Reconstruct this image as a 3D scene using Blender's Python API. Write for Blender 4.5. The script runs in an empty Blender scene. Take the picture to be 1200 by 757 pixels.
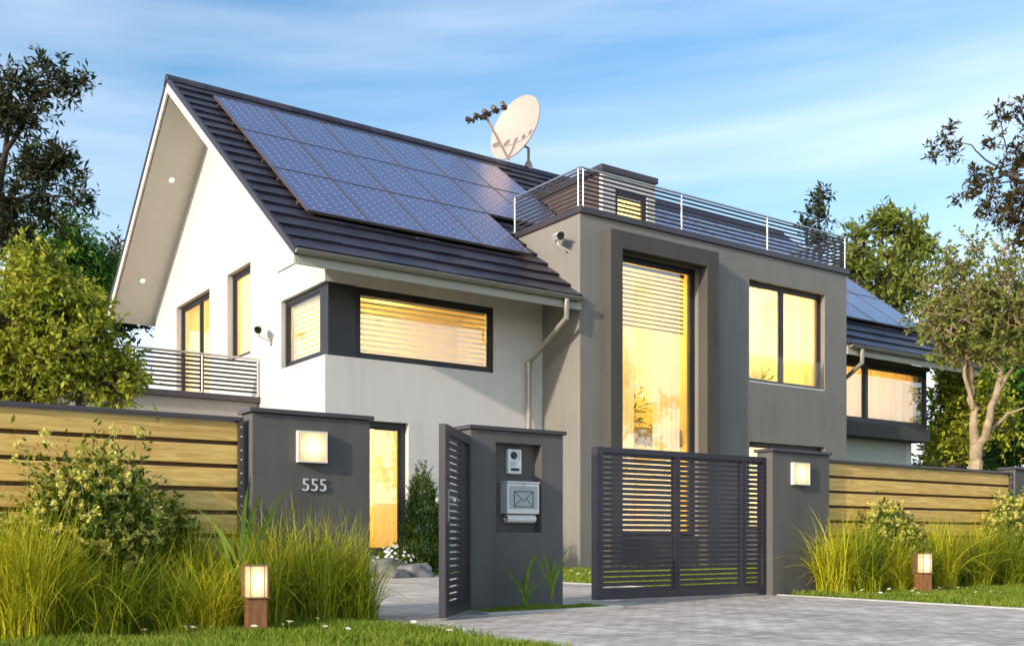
import bpy, math, random
import numpy as np
from mathutils import Vector
from mathutils.geometry import tessellate_polygon
random.seed(5)
RNG = np.random.default_rng(11)
R = math.radians
scene = bpy.context.scene
col = scene.collection
ORG = {}

# ------------------------------------------------------------------ view helper (real distances, metres)
VD = np.array([.5764, .8171, 0.]); RD = np.array([.8171, -.5764, 0.]); EYE = .72
def at(u, v, d):
    p = (VD + RD * (u - 600) / 1206.) * d
    return np.array([p[0], p[1], EYE + (630 - v) * d / 1206.])

# ------------------------------------------------------------------ materials
def newmat(name):
    m = bpy.data.materials.new(name); m.use_nodes = True
    nt = m.node_tree; b = nt.nodes['Principled BSDF']
    return m, nt, b
def N(nt, t, **kw):
    n = nt.nodes.new(t)
    for k, v in kw.items():
        if k in n.inputs: n.inputs[k].default_value = v
        else: setattr(n, k, v)
    return n
def ramp(nt, stops):
    r = nt.nodes.new('ShaderNodeValToRGB'); e = r.color_ramp.elements
    while len(e) < len(stops): e.new(.5)
    for i, (p, c) in enumerate(stops):
        e[i].position = p; e[i].color = (*c, 1)
    return r
def plain(name, c, rough=.6, metal=0., var=.12, scale=3., bump=0., bscale=60., spec=.5, coat=0.):
    m, nt, b = newmat(name)
    tc = N(nt, 'ShaderNodeTexCoord'); no = N(nt, 'ShaderNodeTexNoise', Scale=scale, Detail=6., Roughness=.6)
    nt.links.new(tc.outputs['Object'], no.inputs['Vector'])
    lo = tuple(x * (1 - var) for x in c); hi = tuple(min(1, x * (1 + var)) for x in c)
    r = ramp(nt, [(.3, lo), (.7, hi)])
    nt.links.new(no.outputs['Fac'], r.inputs['Fac']); nt.links.new(r.outputs['Color'], b.inputs['Base Color'])
    b.inputs['Roughness'].default_value = rough; b.inputs['Metallic'].default_value = metal
    b.inputs['Specular IOR Level'].default_value = spec
    if coat: b.inputs['Coat Weight'].default_value = coat
    if bump:
        n2 = N(nt, 'ShaderNodeTexNoise', Scale=bscale, Detail=4.)
        nt.links.new(tc.outputs['Object'], n2.inputs['Vector'])
        bp = N(nt, 'ShaderNodeBump', Strength=bump, Distance=.01)
        nt.links.new(n2.outputs['Fac'], bp.inputs['Height']); nt.links.new(bp.outputs['Normal'], b.inputs['Normal'])
    return m
def emis(name, c, s):
    m, nt, b = newmat(name)
    b.inputs['Base Color'].default_value = (*[min(.9, x) for x in c], 1)
    b.inputs['Emission Color'].default_value = (*c, 1); b.inputs['Emission Strength'].default_value = s
    return m
def leafmat(name, cols, trans=.35, rough=.5):
    m, nt, b = newmat(name)
    g = N(nt, 'ShaderNodeNewGeometry')
    tc = N(nt, 'ShaderNodeTexCoord'); no = N(nt, 'ShaderNodeTexNoise', Scale=1.3, Detail=3.)
    nt.links.new(tc.outputs['Object'], no.inputs['Vector'])
    mx = N(nt, 'ShaderNodeMath', operation='MULTIPLY_ADD'); mx.inputs[1].default_value = .55
    m2 = N(nt, 'ShaderNodeMath', operation='MULTIPLY_ADD'); m2.inputs[1].default_value = .9; m2.inputs[2].default_value = -.22
    nt.links.new(no.outputs['Fac'], m2.inputs[0])
    nt.links.new(g.outputs['Random Per Island'], mx.inputs[0]); nt.links.new(m2.outputs[0], mx.inputs[2])
    r = ramp(nt, [(i / (len(cols) - 1), c) for i, c in enumerate(cols)])
    nt.links.new(mx.outputs[0], r.inputs['Fac']); nt.links.new(r.outputs['Color'], b.inputs['Base Color'])
    b.inputs['Roughness'].default_value = rough; b.inputs['Specular IOR Level'].default_value = .3
    t = N(nt, 'ShaderNodeBsdfTranslucent'); nt.links.new(r.outputs['Color'], t.inputs['Color'])
    ms = N(nt, 'ShaderNodeMixShader'); ms.inputs[0].default_value = trans
    nt.links.new(b.outputs[0], ms.inputs[1]); nt.links.new(t.outputs[0], ms.inputs[2])
    nt.links.new(ms.outputs[0], nt.nodes['Material Output'].inputs['Surface'])
    return m
def glassmat(name, refl=.25, tint=(.93, .96, .95), boost=1.2):
    m, nt, b = newmat(name); nt.nodes.remove(b)
    t = N(nt, 'ShaderNodeBsdfTransparent'); t.inputs[0].default_value = (*tint, 1)
    g = N(nt, 'ShaderNodeBsdfGlossy', Roughness=.01); g.inputs[0].default_value = (1, 1, 1, 1)
    f = N(nt, 'ShaderNodeFresnel', IOR=1.5)
    a = N(nt, 'ShaderNodeMath', operation='MULTIPLY_ADD', use_clamp=True); a.inputs[1].default_value = boost; a.inputs[2].default_value = refl
    nt.links.new(f.outputs[0], a.inputs[0])
    ms = N(nt, 'ShaderNodeMixShader'); nt.links.new(a.outputs[0], ms.inputs[0])
    nt.links.new(t.outputs[0], ms.inputs[1]); nt.links.new(g.outputs[0], ms.inputs[2])
    nt.links.new(ms.outputs[0], nt.nodes['Material Output'].inputs['Surface'])
    return m
def stucco(name, c, var=.05):
    m, nt, b = newmat(name)
    tc = N(nt, 'ShaderNodeTexCoord')
    n1 = N(nt, 'ShaderNodeTexNoise', Scale=.7, Detail=8., Roughness=.65)
    mp = N(nt, 'ShaderNodeMapping'); mp.inputs['Scale'].default_value = (2.2, 2.2, .35)
    n3 = N(nt, 'ShaderNodeTexNoise', Scale=2., Detail=5.)
    nt.links.new(tc.outputs['Object'], n1.inputs['Vector']); nt.links.new(tc.outputs['Object'], mp.inputs[0]); nt.links.new(mp.outputs[0], n3.inputs['Vector'])
    ad = N(nt, 'ShaderNodeMath', operation='ADD'); nt.links.new(n1.outputs['Fac'], ad.inputs[0]); nt.links.new(n3.outputs['Fac'], ad.inputs[1])
    hf = N(nt, 'ShaderNodeMath', operation='MULTIPLY'); hf.inputs[1].default_value = .5; nt.links.new(ad.outputs[0], hf.inputs[0])
    r = ramp(nt, [(.35, tuple(x * (1 - var * 1.6) for x in c)), (.5, c), (.68, tuple(min(1, x * (1 + var)) for x in c))])
    nt.links.new(hf.outputs[0], r.inputs['Fac']); nt.links.new(r.outputs['Color'], b.inputs['Base Color'])
    b.inputs['Roughness'].default_value = .85; b.inputs['Specular IOR Level'].default_value = .25
    n2 = N(nt, 'ShaderNodeTexNoise', Scale=130., Detail=3.); nt.links.new(tc.outputs['Object'], n2.inputs['Vector'])
    bp = N(nt, 'ShaderNodeBump', Strength=.25, Distance=.004)
    nt.links.new(n2.outputs['Fac'], bp.inputs['Height']); nt.links.new(bp.outputs['Normal'], b.inputs['Normal'])
    return m
def woodmat(name, c1, c2, axis=0, rough=.55):
    m, nt, b = newmat(name)
    tc = N(nt, 'ShaderNodeTexCoord'); mp = N(nt, 'ShaderNodeMapping')
    s = [14., 14., 14.]; s[axis] = 1.1; mp.inputs['Scale'].default_value = s
    nt.links.new(tc.outputs['Object'], mp.inputs[0])
    g = N(nt, 'ShaderNodeNewGeometry')
    cb = N(nt, 'ShaderNodeCombineXYZ'); nt.links.new(g.outputs['Random Per Island'], cb.inputs[0])
    vs = N(nt, 'ShaderNodeVectorMath', operation='SCALE'); vs.inputs['Scale'].default_value = 60.; nt.links.new(cb.outputs[0], vs.inputs[0])
    va = N(nt, 'ShaderNodeVectorMath', operation='ADD'); nt.links.new(mp.outputs[0], va.inputs[0]); nt.links.new(vs.outputs[0], va.inputs[1])
    n1 = N(nt, 'ShaderNodeTexNoise', Scale=1.4, Detail=8., Roughness=.6, Distortion=1.2); nt.links.new(va.outputs[0], n1.inputs['Vector'])
    r = ramp(nt, [(.32, c2), (.48, tuple((a + d) / 2 for a, d in zip(c1, c2))), (.62, c1), (.8, tuple(x * 1.12 for x in c1))])
    nt.links.new(n1.outputs['Fac'], r.inputs['Fac'])
    hs = N(nt, 'ShaderNodeHueSaturation'); nt.links.new(r.outputs['Color'], hs.inputs['Color'])
    mr = N(nt, 'ShaderNodeMapRange'); mr.inputs['To Min'].default_value = .82; mr.inputs['To Max'].default_value = 1.12
    nt.links.new(g.outputs['Random Per Island'], mr.inputs['Value']); nt.links.new(mr.outputs[0], hs.inputs['Value'])
    nt.links.new(hs.outputs[0], b.inputs['Base Color']); b.inputs['Roughness'].default_value = rough
    bp = N(nt, 'ShaderNodeBump', Strength=.25, Distance=.004)
    nt.links.new(n1.outputs['Fac'], bp.inputs['Height']); nt.links.new(bp.outputs['Normal'], b.inputs['Normal'])
    return m

M = {}
M['white'] = stucco('white_render', (.70, .675, .625), .05)
M['gray'] = stucco('grey_render', (.25, .237, .212), .06)
M['dark'] = stucco('charcoal_render', (.092, .088, .078), .08)
M['pillar'] = stucco('pillar_render', (.125, .121, .112), .14)
M['cap'] = plain('cap_metal', (.055, .046, .052), .38, .0, .15, 2., coat=.2)
M['frame'] = plain('window_frame', (.022, .023, .024), .4, 0, .1)
M['tile'] = None
M['fascia'] = plain('fascia_paint', (.42, .42, .33), .55, 0, .04)
M['soffit'] = plain('soffit_paint', (.70, .66, .58), .75, 0, .03)
M['gutter'] = plain('gutter_metal', (.36, .34, .28), .32, .35, .06)
M['steel'] = plain('stainless', (.62, .60, .57), .28, .85, .08)
M['bar'] = plain('dark_bar', (.03, .028, .034), .6, 0., .1)
M['gate'] = plain('gate_paint', (.042, .038, .05), .36, .2, .15, 2., coat=.15)
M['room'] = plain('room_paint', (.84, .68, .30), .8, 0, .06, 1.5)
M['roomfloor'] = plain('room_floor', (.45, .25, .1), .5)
M['blind'] = plain('blind_slat', (.88, .85, .76), .5, 0, .03)
M['glass'] = glassmat('window_glass', .19)
M['clear'] = glassmat('clear_glass', .02, (.80, .84, .80), 1.)
M['cream'] = plain('dish_paint', (.56, .44, .37), .5, 0, .04)
M['plastic'] = plain('black_plastic', (.03, .026, .024), .35)
M['brownplastic'] = plain('brown_plastic', (.10, .075, .06), .4)
M['camw'] = plain('camera_white', (.72, .70, .66), .35)
M['silver'] = plain('silver_face', (.78, .77, .73), .4, .15, .04)
M['number'] = plain('number_steel', (.70, .70, .70), .4, .3, .02)
M['lamp'] = emis('lamp_diffuser', (1., .82, .52), 2.3)
M['down'] = emis('downlight_lens', (1., .92, .78), 1.4)
M['rail'] = plain('panel_frame_metal', (.16, .13, .11), .4, .4)
M['stone'] = plain('boulder', (.20, .193, .185), .9, 0, .45, 4., .6, 14.)
M['bark'] = plain('bark', (.36, .27, .17), .9, 0, .35, 7., .6, 30.)
M['barkdark'] = plain('bark_dark', (.06, .045, .03), .9, 0, .3, 7., .5, 30.)
M['kerb'] = plain('kerb_concrete', (.46, .45, .42), .85, 0, .12, 9., .3, 80.)
M['asphalt'] = plain('asphalt', (.05, .05, .05), .9, 0, .2, 30., .5, 200.)
M['post'] = woodmat('bollard_wood', (.36, .16, .06), (.20, .08, .03), 2)
M['bronze'] = plain('bronze', (.34, .22, .11), .4, .5)
M['board'] = woodmat('fence_board', (.90, .61, .18), (.60, .35, .085), 0)
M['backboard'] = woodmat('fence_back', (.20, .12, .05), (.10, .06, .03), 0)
M['flower'] = plain('flower_white', (.80, .80, .76), .6, 0, .05)
M['yolk'] = plain('flower_centre', (.7, .5, .05), .6)
M['shrubflower'] = leafmat('shrub_flower', [(.70, .62, .08), (.84, .78, .2), (.88, .85, .45)], .3)

def tilemat():
    m, nt, b = newmat('roof_tile')
    g = N(nt, 'ShaderNodeNewGeometry'); tc = N(nt, 'ShaderNodeTexCoord')
    no = N(nt, 'ShaderNodeTexNoise', Scale=5., Detail=7.); nt.links.new(tc.outputs['Object'], no.inputs['Vector'])
    ad = N(nt, 'ShaderNodeMath', operation='ADD'); nt.links.new(g.outputs['Random Per Island'], ad.inputs[0]); nt.links.new(no.outputs['Fac'], ad.inputs[1])
    r = ramp(nt, [(.2, (.022, .019, .027)), (.8, (.045, .039, .056)), (1., (.058, .05, .066))])
    h = N(nt, 'ShaderNodeMath', operation='MULTIPLY'); h.inputs[1].default_value = .6; nt.links.new(ad.outputs[0], h.inputs[0])
    nt.links.new(h.outputs[0], r.inputs['Fac']); nt.links.new(r.outputs['Color'], b.inputs['Base Color'])
    mr = N(nt, 'ShaderNodeMapRange'); mr.inputs['To Min'].default_value = .33; mr.inputs['To Max'].default_value = .5
    nt.links.new(no.outputs['Fac'], mr.inputs['Value']); nt.links.new(mr.outputs[0], b.inputs['Roughness'])
    return m
M['tile'] = tilemat()

def pvmat():
    m, nt, b = newmat('solar_cells'); tc = N(nt, 'ShaderNodeTexCoord'); sx = N(nt, 'ShaderNodeSeparateXYZ')
    nt.links.new(tc.outputs['Object'], sx.inputs[0])
    def mt(op, a, c=None, e=None):
        n = N(nt, 'ShaderNodeMath', operation=op)
        for i, q in enumerate((a, c, e)):
            if q is None: continue
            if isinstance(q, (int, float)): n.inputs[i].default_value = q
            else: nt.links.new(q, n.inputs[i])
        return n.outputs[0]
    c = .2175
    def tri(o, cell):           # distance to the nearest cell line, metres
        q = mt('FRACT', mt('DIVIDE', o, cell)); return mt('MULTIPLY', mt('MINIMUM', q, mt('SUBTRACT', 1., q)), cell)
    dx = tri(mt('ADD', sx.outputs[0], 10 * c), c); dy = tri(mt('ADD', sx.outputs[1], 10 * .22), .22)
    line = mt('LESS_THAN', mt('MINIMUM', dx, dy), .0035)
    dot = mt('LESS_THAN', mt('ADD', dx, dy), .026)
    bus = mt('LESS_THAN', tri(mt('ADD', sx.outputs[0], 10 * c + c / 6), c / 3), .003)
    fine = mt('LESS_THAN', tri(mt('ADD', sx.outputs[0], 3.), .036), .004)
    no = N(nt, 'ShaderNodeTexVoronoi', Scale=9.); nt.links.new(tc.outputs['Object'], no.inputs['Vector'])
    base = ramp(nt, [(0., (.03, .034, .12)), (1., (.085, .085, .21))]); nt.links.new(no.outputs['Color'], base.inputs['Fac'])
    def mix(fac, a, colr):
        n = N(nt, 'ShaderNodeMix', data_type='RGBA'); nt.links.new(fac, n.inputs[0]); nt.links.new(a, n.inputs[6]); n.inputs[7].default_value = (*colr, 1)
        return n.outputs[2]
    o = mix(fine, base.outputs['Color'], (.19, .195, .36))
    o = mix(bus, o, (.26, .27, .40)); o = mix(line, o, (.20, .20, .32)); o = mix(dot, o, (.75, .76, .82))
    nt.links.new(o, b.inputs['Base Color']); b.inputs['Roughness'].default_value = .35
    b.inputs['Coat Weight'].default_value = .9; b.inputs['Coat Roughness'].default_value = .22; b.inputs['Coat IOR'].default_value = 1.5
    return m
M['pv'] = pvmat()

def curtainmat(name, c, trans=.55, alpha=.25):
    m, nt, b = newmat(name); nt.nodes.remove(b)
    d = N(nt, 'ShaderNodeBsdfDiffuse'); d.inputs[0].default_value = (*c, 1)
    t = N(nt, 'ShaderNodeBsdfTranslucent'); t.inputs[0].default_value = (*c, 1)
    ms = N(nt, 'ShaderNodeMixShader'); ms.inputs[0].default_value = trans
    nt.links.new(d.outputs[0], ms.inputs[1]); nt.links.new(t.outputs[0], ms.inputs[2])
    tr = N(nt, 'ShaderNodeBsdfTransparent'); m2 = N(nt, 'ShaderNodeMixShader'); m2.inputs[0].default_value = alpha
    nt.links.new(ms.outputs[0], m2.inputs[1]); nt.links.new(tr.outputs[0], m2.inputs[2])
    nt.links.new(m2.outputs[0], nt.nodes['Material Output'].inputs['Surface'])
    return m
M['curtain'] = curtainmat('sheer_curtain', (.88, .85, .80), .45, .22)
M['curtain3'] = curtainmat('white_curtain', (.88, .86, .82), .35, .02)
M['curtain2'] = curtainmat('gold_curtain', (.92, .80, .46), .6, .06)

def pavemat():
    m, nt, b = newmat('block_paving'); tc = N(nt, 'ShaderNodeTexCoord')
    mp = N(nt, 'ShaderNodeMapping'); mp.inputs['Rotation'].default_value = (0, 0, R(0)); nt.links.new(tc.outputs['Object'], mp.inputs[0])
    br = N(nt, 'ShaderNodeTexBrick', offset=.5, squash=1.); br.inputs['Scale'].default_value = 1.
    br.inputs['Brick Width'].default_value = .20; br.inputs['Row Height'].default_value = .10; br.inputs['Mortar Size'].default_value = .006
    br.inputs['Mortar Smooth'].default_value = .3; br.inputs['Bias'].default_value = 0.
    br.inputs['Color1'].default_value = (.54, .485, .425, 1); br.inputs['Color2'].default_value = (.80, .73, .65, 1); br.inputs['Mortar'].default_value = (.25, .235, .22, 1)
    nt.links.new(mp.outputs[0], br.inputs['Vector'])
    n1 = N(nt, 'ShaderNodeTexNoise', Scale=1.1, Detail=8., Roughness=.7); nt.links.new(tc.outputs['Object'], n1.inputs['Vector'])
    n2 = N(nt, 'ShaderNodeTexNoise', Scale=45., Detail=6.); nt.links.new(tc.outputs['Object'], n2.inputs['Vector'])
    r = ramp(nt, [(.3, (.70, .68, .66)), (.7, (1.12, 1.10, 1.08))]); nt.links.new(n1.outputs['Fac'], r.inputs['Fac'])
    mx = N(nt, 'ShaderNodeMix', data_type='RGBA', blend_type='MULTIPLY'); mx.inputs[0].default_value = 1.
    nt.links.new(br.outputs['Color'], mx.inputs[6]); nt.links.new(r.outputs['Color'], mx.inputs[7])
    mv = N(nt, 'ShaderNodeMapping'); mv.inputs['Scale'].default_value = (1.6, .12, 1.); nt.links.new(tc.outputs['Object'], mv.inputs[0])
    n4 = N(nt, 'ShaderNodeTexNoise', Scale=1.2, Detail=5., Roughness=.7); nt.links.new(mv.outputs[0], n4.inputs['Vector'])
    r4 = ramp(nt, [(.38, (.76, .745, .73)), (.56, (1., 1., 1.))]); nt.links.new(n4.outputs['Fac'], r4.inputs['Fac'])
    m5 = N(nt, 'ShaderNodeMix', data_type='RGBA', blend_type='MULTIPLY'); m5.inputs[0].default_value = 1.; nt.links.new(mx.outputs[2], m5.inputs[6]); nt.links.new(r4.outputs['Color'], m5.inputs[7])
    nt.links.new(m5.outputs[2], b.inputs['Base Color']); b.inputs['Roughness'].default_value = .75; b.inputs['Specular IOR Level'].default_value = .35
    h = N(nt, 'ShaderNodeMath', operation='MULTIPLY_ADD'); h.inputs[1].default_value = -1.; nt.links.new(br.outputs['Fac'], h.inputs[0])
    h2 = N(nt, 'ShaderNodeMath', operation='MULTIPLY'); h2.inputs[1].default_value = .3; nt.links.new(n2.outputs['Fac'], h2.inputs[0]); nt.links.new(h2.outputs[0], h.inputs[2])
    bp = N(nt, 'ShaderNodeBump', Strength=.7, Distance=.006); nt.links.new(h.outputs[0], bp.inputs['Height']); nt.links.new(bp.outputs['Normal'], b.inputs['Normal'])
    return m
M['pave'] = pavemat()
M['soil'] = plain('turf_soil', (.045, .06, .02), .95, 0, .5, 2.5, .8, 40.)
M['lawn'] = leafmat('lawn_blade', [(.10, .19, .015), (.19, .30, .02), (.32, .40, .04), (.46, .42, .10)], .4)
M['reed'] = leafmat('grass_blade', [(.03, .07, .006), (.14, .20, .012), (.42, .46, .02), (.80, .74, .08)], .35)
M['reedgold'] = leafmat('gold_blade', [(.05, .09, .008), (.34, .36, .015), (.76, .70, .03), (.88, .80, .12)], .35)
M['shrub'] = leafmat('shrub_leaf', [(.03, .08, .01), (.13, .20, .02), (.42, .44, .05)], .35)
M['yleaf'] = leafmat('bush_leaf', [(.05, .10, .012), (.20, .26, .02), (.48, .50, .04), (.75, .70, .12)], .4)
M['dleaf'] = leafmat('dark_leaf', [(.018, .032, .008), (.035, .05, .012), (.07, .075, .02)], .2)
M['oleaf'] = leafmat('olive_leaf', [(.06, .10, .015), (.22, .27, .04), (.48, .49, .11)], .4)
M['gleaf'] = leafmat('bright_leaf', [(.03, .12, .01), (.08, .22, .02), (.16, .30, .04)], .4)
M['brleaf'] = leafmat('bronze_leaf', [(.035, .035, .01), (.07, .055, .014), (.13, .08, .02)], .25)
M['conifer'] = leafmat('conifer_leaf', [(.02, .06, .01), (.06, .12, .018), (.16, .22, .035)], .3)

# ------------------------------------------------------------------ objects
def put(o, origin, parent):
    col.objects.link(o)
    if parent is not None:
        o.parent = parent; po = ORG[parent.name]
    else: po = np.zeros(3)
    o.location = tuple(np.array(origin) - po); ORG[o.name] = np.array(origin, float)
    return o
def tag(o, label=None, cat=None, group=None, kind=None):
    if label: o['label'] = label
    if cat: o['category'] = cat
    if group: o['group'] = group
    if kind: o['kind'] = kind
    return o
def thing(name, label, cat, loc=(0, 0, 0), group=None):
    o = bpy.data.objects.new(name, None); o.empty_display_size = .2
    put(o, loc, None); return tag(o, label, cat, group)
def copy_tree(o, loc=None, rz=None, label=None, parent=None):
    c = o.copy(); col.objects.link(c); ORG[c.name] = np.array(loc, float) if loc is not None else ORG[o.name]
    if parent is not None: c.parent = parent
    if loc is not None: c.location = loc
    if rz is not None: c.rotation_euler = (0, 0, rz)
    if label: c['label'] = label
    for ch in list(o.children): copy_tree(ch, parent=c)
    return c

class MB:
    def __init__(s): s.v = []; s.f = []
    def add(s, v, f):
        n = len(s.v); s.v += [tuple(map(float, p)) for p in v]; s.f += [tuple(i + n for i in q) for q in f]
    def box(s, x0, x1, y0, y1, z0, z1):
        x0, x1 = sorted((x0, x1)); y0, y1 = sorted((y0, y1)); z0, z1 = sorted((z0, z1))
        s.add([(x0, y0, z0), (x1, y0, z0), (x1, y1, z0), (x0, y1, z0), (x0, y0, z1), (x1, y0, z1), (x1, y1, z1), (x0, y1, z1)],
              [(0, 3, 2, 1), (4, 5, 6, 7), (0, 1, 5, 4), (1, 2, 6, 5), (2, 3, 7, 6), (3, 0, 4, 7)])
    def obox(s, c, ax, ay, az, hx, hy, hz):
        c, ax, ay, az = map(lambda q: np.array(q, float), (c, ax, ay, az)); v = []
        for k in (-1, 1):
            for i, j in ((-1, -1), (1, -1), (1, 1), (-1, 1)): v.append(c + ax * i * hx + ay * j * hy + az * k * hz)
        s.add(v, [(0, 3, 2, 1), (4, 5, 6, 7), (0, 1, 5, 4), (1, 2, 6, 5), (2, 3, 7, 6), (3, 0, 4, 7)])
    def quad(s, *p): s.add(p, [tuple(range(len(p)))])
    def tube(s, pts, rad, n=10, cap=True):
        pts = [np.array(p, float) for p in pts]
        if not hasattr(rad, '__len__'): rad = [rad] * len(pts)
        base = len(s.v); prev = None
        for i, p in enumerate(pts):
            t = pts[min(i + 1, len(pts) - 1)] - pts[max(i - 1, 0)]; t /= np.linalg.norm(t) + 1e-9
            if prev is None:
                h = np.array([0, 0, 1.]) if abs(t[2]) < .9 else np.array([1., 0, 0])
            else: h = prev
            a = h - t * (h @ t); a /= np.linalg.norm(a) + 1e-9; b = np.cross(t, a); prev = a
            for k in range(n):
                w = 2 * math.pi * k / n; s.v.append(tuple(p + (a * math.cos(w) + b * math.sin(w)) * rad[i]))
        for i in range(len(pts) - 1):
            for k in range(n):
                a0 = base + i * n + k; a1 = base + i * n + (k + 1) % n
                s.f.append((a0, a1, a1 + n, a0 + n))
        if cap:
            s.f.append(tuple(base + k for k in range(n))[::-1]); s.f.append(tuple(base + (len(pts) - 1) * n + k for k in range(n)))
    def prism(s, poly, fn, t0, t1):      # poly 2-D, extruded between depths t0 and t1 ; fn(a,z,t)->xyz
        n = len(poly); s.add([fn(a, z, t0) for a, z in poly] + [fn(a, z, t1) for a, z in poly],
              [tuple(range(n)), tuple(range(2 * n - 1, n - 1, -1))] + [(i, i + n, (i + 1) % n + n, (i + 1) % n) for i in range(n)])
    def holed(s, outer, holes, fn, t0, t1):
        loops = [outer] + holes
        tris = tessellate_polygon([[Vector((a, z, 0)) for a, z in l] for l in loops])
        flat = [p for l in loops for p in l]
        for t, rev in ((t0, 0), (t1, 1)):
            s.add([fn(a, z, t) for a, z in flat], [tuple(q)[::-1] if rev else tuple(q) for q in tris])
        for l in loops:
            n = len(l)
            for i in range(n):
                a, b = l[i], l[(i + 1) % n]
                s.quad(fn(*a, t0), fn(*b, t0), fn(*b, t1), fn(*a, t1))
    def build(s, name, mat, parent=None, origin=None, smooth=False, bevel=0., fixn=True):
        v = np.array(s.v)
        if origin is None: origin = ORG[parent.name] if parent is not None else ((v.min(0) + v.max(0)) / 2 * [1, 1, 0] + [0, 0, v[:, 2].min()])
        me = bpy.data.meshes.new(name); me.from_pydata([tuple(p) for p in v - np.array(origin)], [], s.f)
        if fixn:
            import bmesh
            bm = bmesh.new(); bm.from_mesh(me)
            if bevel or smooth: bmesh.ops.remove_doubles(bm, verts=bm.verts, dist=1e-5)
            bmesh.ops.recalc_face_normals(bm, faces=bm.faces); bm.to_mesh(me); bm.free()
        if isinstance(mat, str): mat = M[mat]
        me.materials.append(mat)
        if smooth:
            me.polygons.foreach_set('use_smooth', [True] * len(me.polygons))
            try: me.set_sharp_from_angle(angle=R(40))
            except Exception: pass
        o = put(bpy.data.objects.new(name, me), origin, parent)
        if bevel:
            m = o.modifiers.new('edge', 'BEVEL'); m.width = bevel; m.segments = 2; m.limit_method = 'ANGLE'; m.angle_limit = R(40)
        return o

def fastmesh(name, V, F, mats, parent=None, origin=None, midx=None):
    """V (n,3), F (m,k) same-size faces"""
    V = np.asarray(V, float)
    if origin is None: origin = ORG[parent.name] if parent is not None else np.zeros(3)
    me = bpy.data.meshes.new(name); k = F.shape[1]
    me.vertices.add(len(V)); me.vertices.foreach_set('co', (V - origin).astype(np.float32).ravel())
    me.loops.add(F.size); me.loops.foreach_set('vertex_index', F.astype(np.int32).ravel())
    me.polygons.add(len(F)); me.polygons.foreach_set('loop_start', np.arange(0, F.size, k, dtype=np.int32))
    for m in (mats if isinstance(mats, list) else [mats]): me.materials.append(M[m])
    if midx is not None: me.polygons.foreach_set('material_index', midx.astype(np.int32))
    me.update(calc_edges=True); me.validate()
    return put(bpy.data.objects.new(name, me), origin, parent)

# plane mappers: 'x' = a wall facing -Y (a runs along X), 'y' = a wall facing -X (a runs along Y); b goes inwards
def mp(axis, plane):
    return (lambda a, z, b: (a, plane + b, z)) if axis == 'x' else (lambda a, z, b: (plane + b, a, z))
def mbox(mb, axis, plane, a0, a1, b0, b1, z0, z1):
    if axis == 'x': mb.box(a0, a1, plane + b0, plane + b1, z0, z1)
    else: mb.box(plane + b0, plane + b1, a0, a1, z0, z1)
def rect(a0, a1, z0, z1): return [(a0, z0), (a1, z0), (a1, z1), (a0, z1)]

# ================================================================== SETTING
def sheet(name, x0, x1, y0, y1, z, mat, t=None):
    b = MB(); b.quad((x0, y0, z), (x1, y0, z), (x1, y1, z), (x0, y1, z))
    return tag(b.build(name, mat, fixn=False), kind='structure')
sheet('ground', -300, 400, -200, 500, 0., 'soil')
sheet('road', -120, 160, -7, 3.0, .004, 'asphalt')
b = MB()
b.quad((4.15, 3.0, .008), (10.05, 3.0, .008), (10.05, 8.6, .008), (4.15, 8.6, .008))
b.quad((4.15, 8.6, .008), (10.05, 8.6, .008), (10.05, 16.4, .008), (4.15, 16.4, .008))
b.quad((-4, 8.9, .008), (4.15, 8.9, .008), (4.15, 16.4, .008), (-4, 16.4, .008))
tag(b.build('driveway', 'pave', origin=(0, 0, 0), fixn=False), kind='structure')
b = MB()
b.box(4.09, 4.15, 3., 8.45, 0, .022); b.box(10.05, 10.11, 3., 8.55, 0, .022)
b.box(10.05, 10.11, 8.85, 16.46, 0, .022); b.box(-4, 10.05, 16.4, 16.46, 0, .022)
b.box(5.3, 6.96, 7.89, 7.95, 0, .03); b.box(6.9, 6.96, 7.95, 8.48, 0, .03); b.box(5.3, 5.36, 7.95, 8.48, 0, .03)
tag(b.build('kerb', 'kerb', origin=(0, 0, 0), bevel=.006), kind='structure')

def blades(n, x0, x1, y0, y1, h0, h1, w, z=0., keep=None):
    X = RNG.uniform(x0, x1, n); Y = RNG.uniform(y0, y1, n)
    if keep is not None: k = keep(X, Y); X, Y = X[k], Y[k]; n = len(X)
    H = RNG.uniform(h0, h1, n) * (.7 + .5 * np.sin(X * 3.1 + 1.7 * Y) ** 2); A = RNG.uniform(0, 2 * np.pi, n); L = RNG.uniform(.1, .7, n) * H
    dx, dy = np.cos(A), np.sin(A); T = RNG.uniform(0, 2 * np.pi, n); wx, wy = np.cos(T) * w, np.sin(T) * w
    p = np.stack([X, Y, np.full(n, z)], 1); W = np.stack([wx, wy, 0 * wx], 1)
    mid = p + np.stack([dx * L * .35, dy * L * .35, H * .6], 1); tip = p + np.stack([dx * L, dy * L, H], 1)
    V = np.stack([p - W, p + W, mid + W * .8, tip, mid - W * .8], 1).reshape(-1, 3)
    return V, np.arange(n * 5).reshape(n, 5)
def lawn(parts, name='grass'):
    Vs, Fs, o = [], [], 0
    for a in parts:
        V, F = blades(**a); Vs.append(V); Fs.append(F + o); o += len(V)
    return tag(fastmesh(name, np.concatenate(Vs), np.concatenate(Fs), 'lawn'), 'short bright green mown grass of the lawn', kind='stuff')
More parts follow.
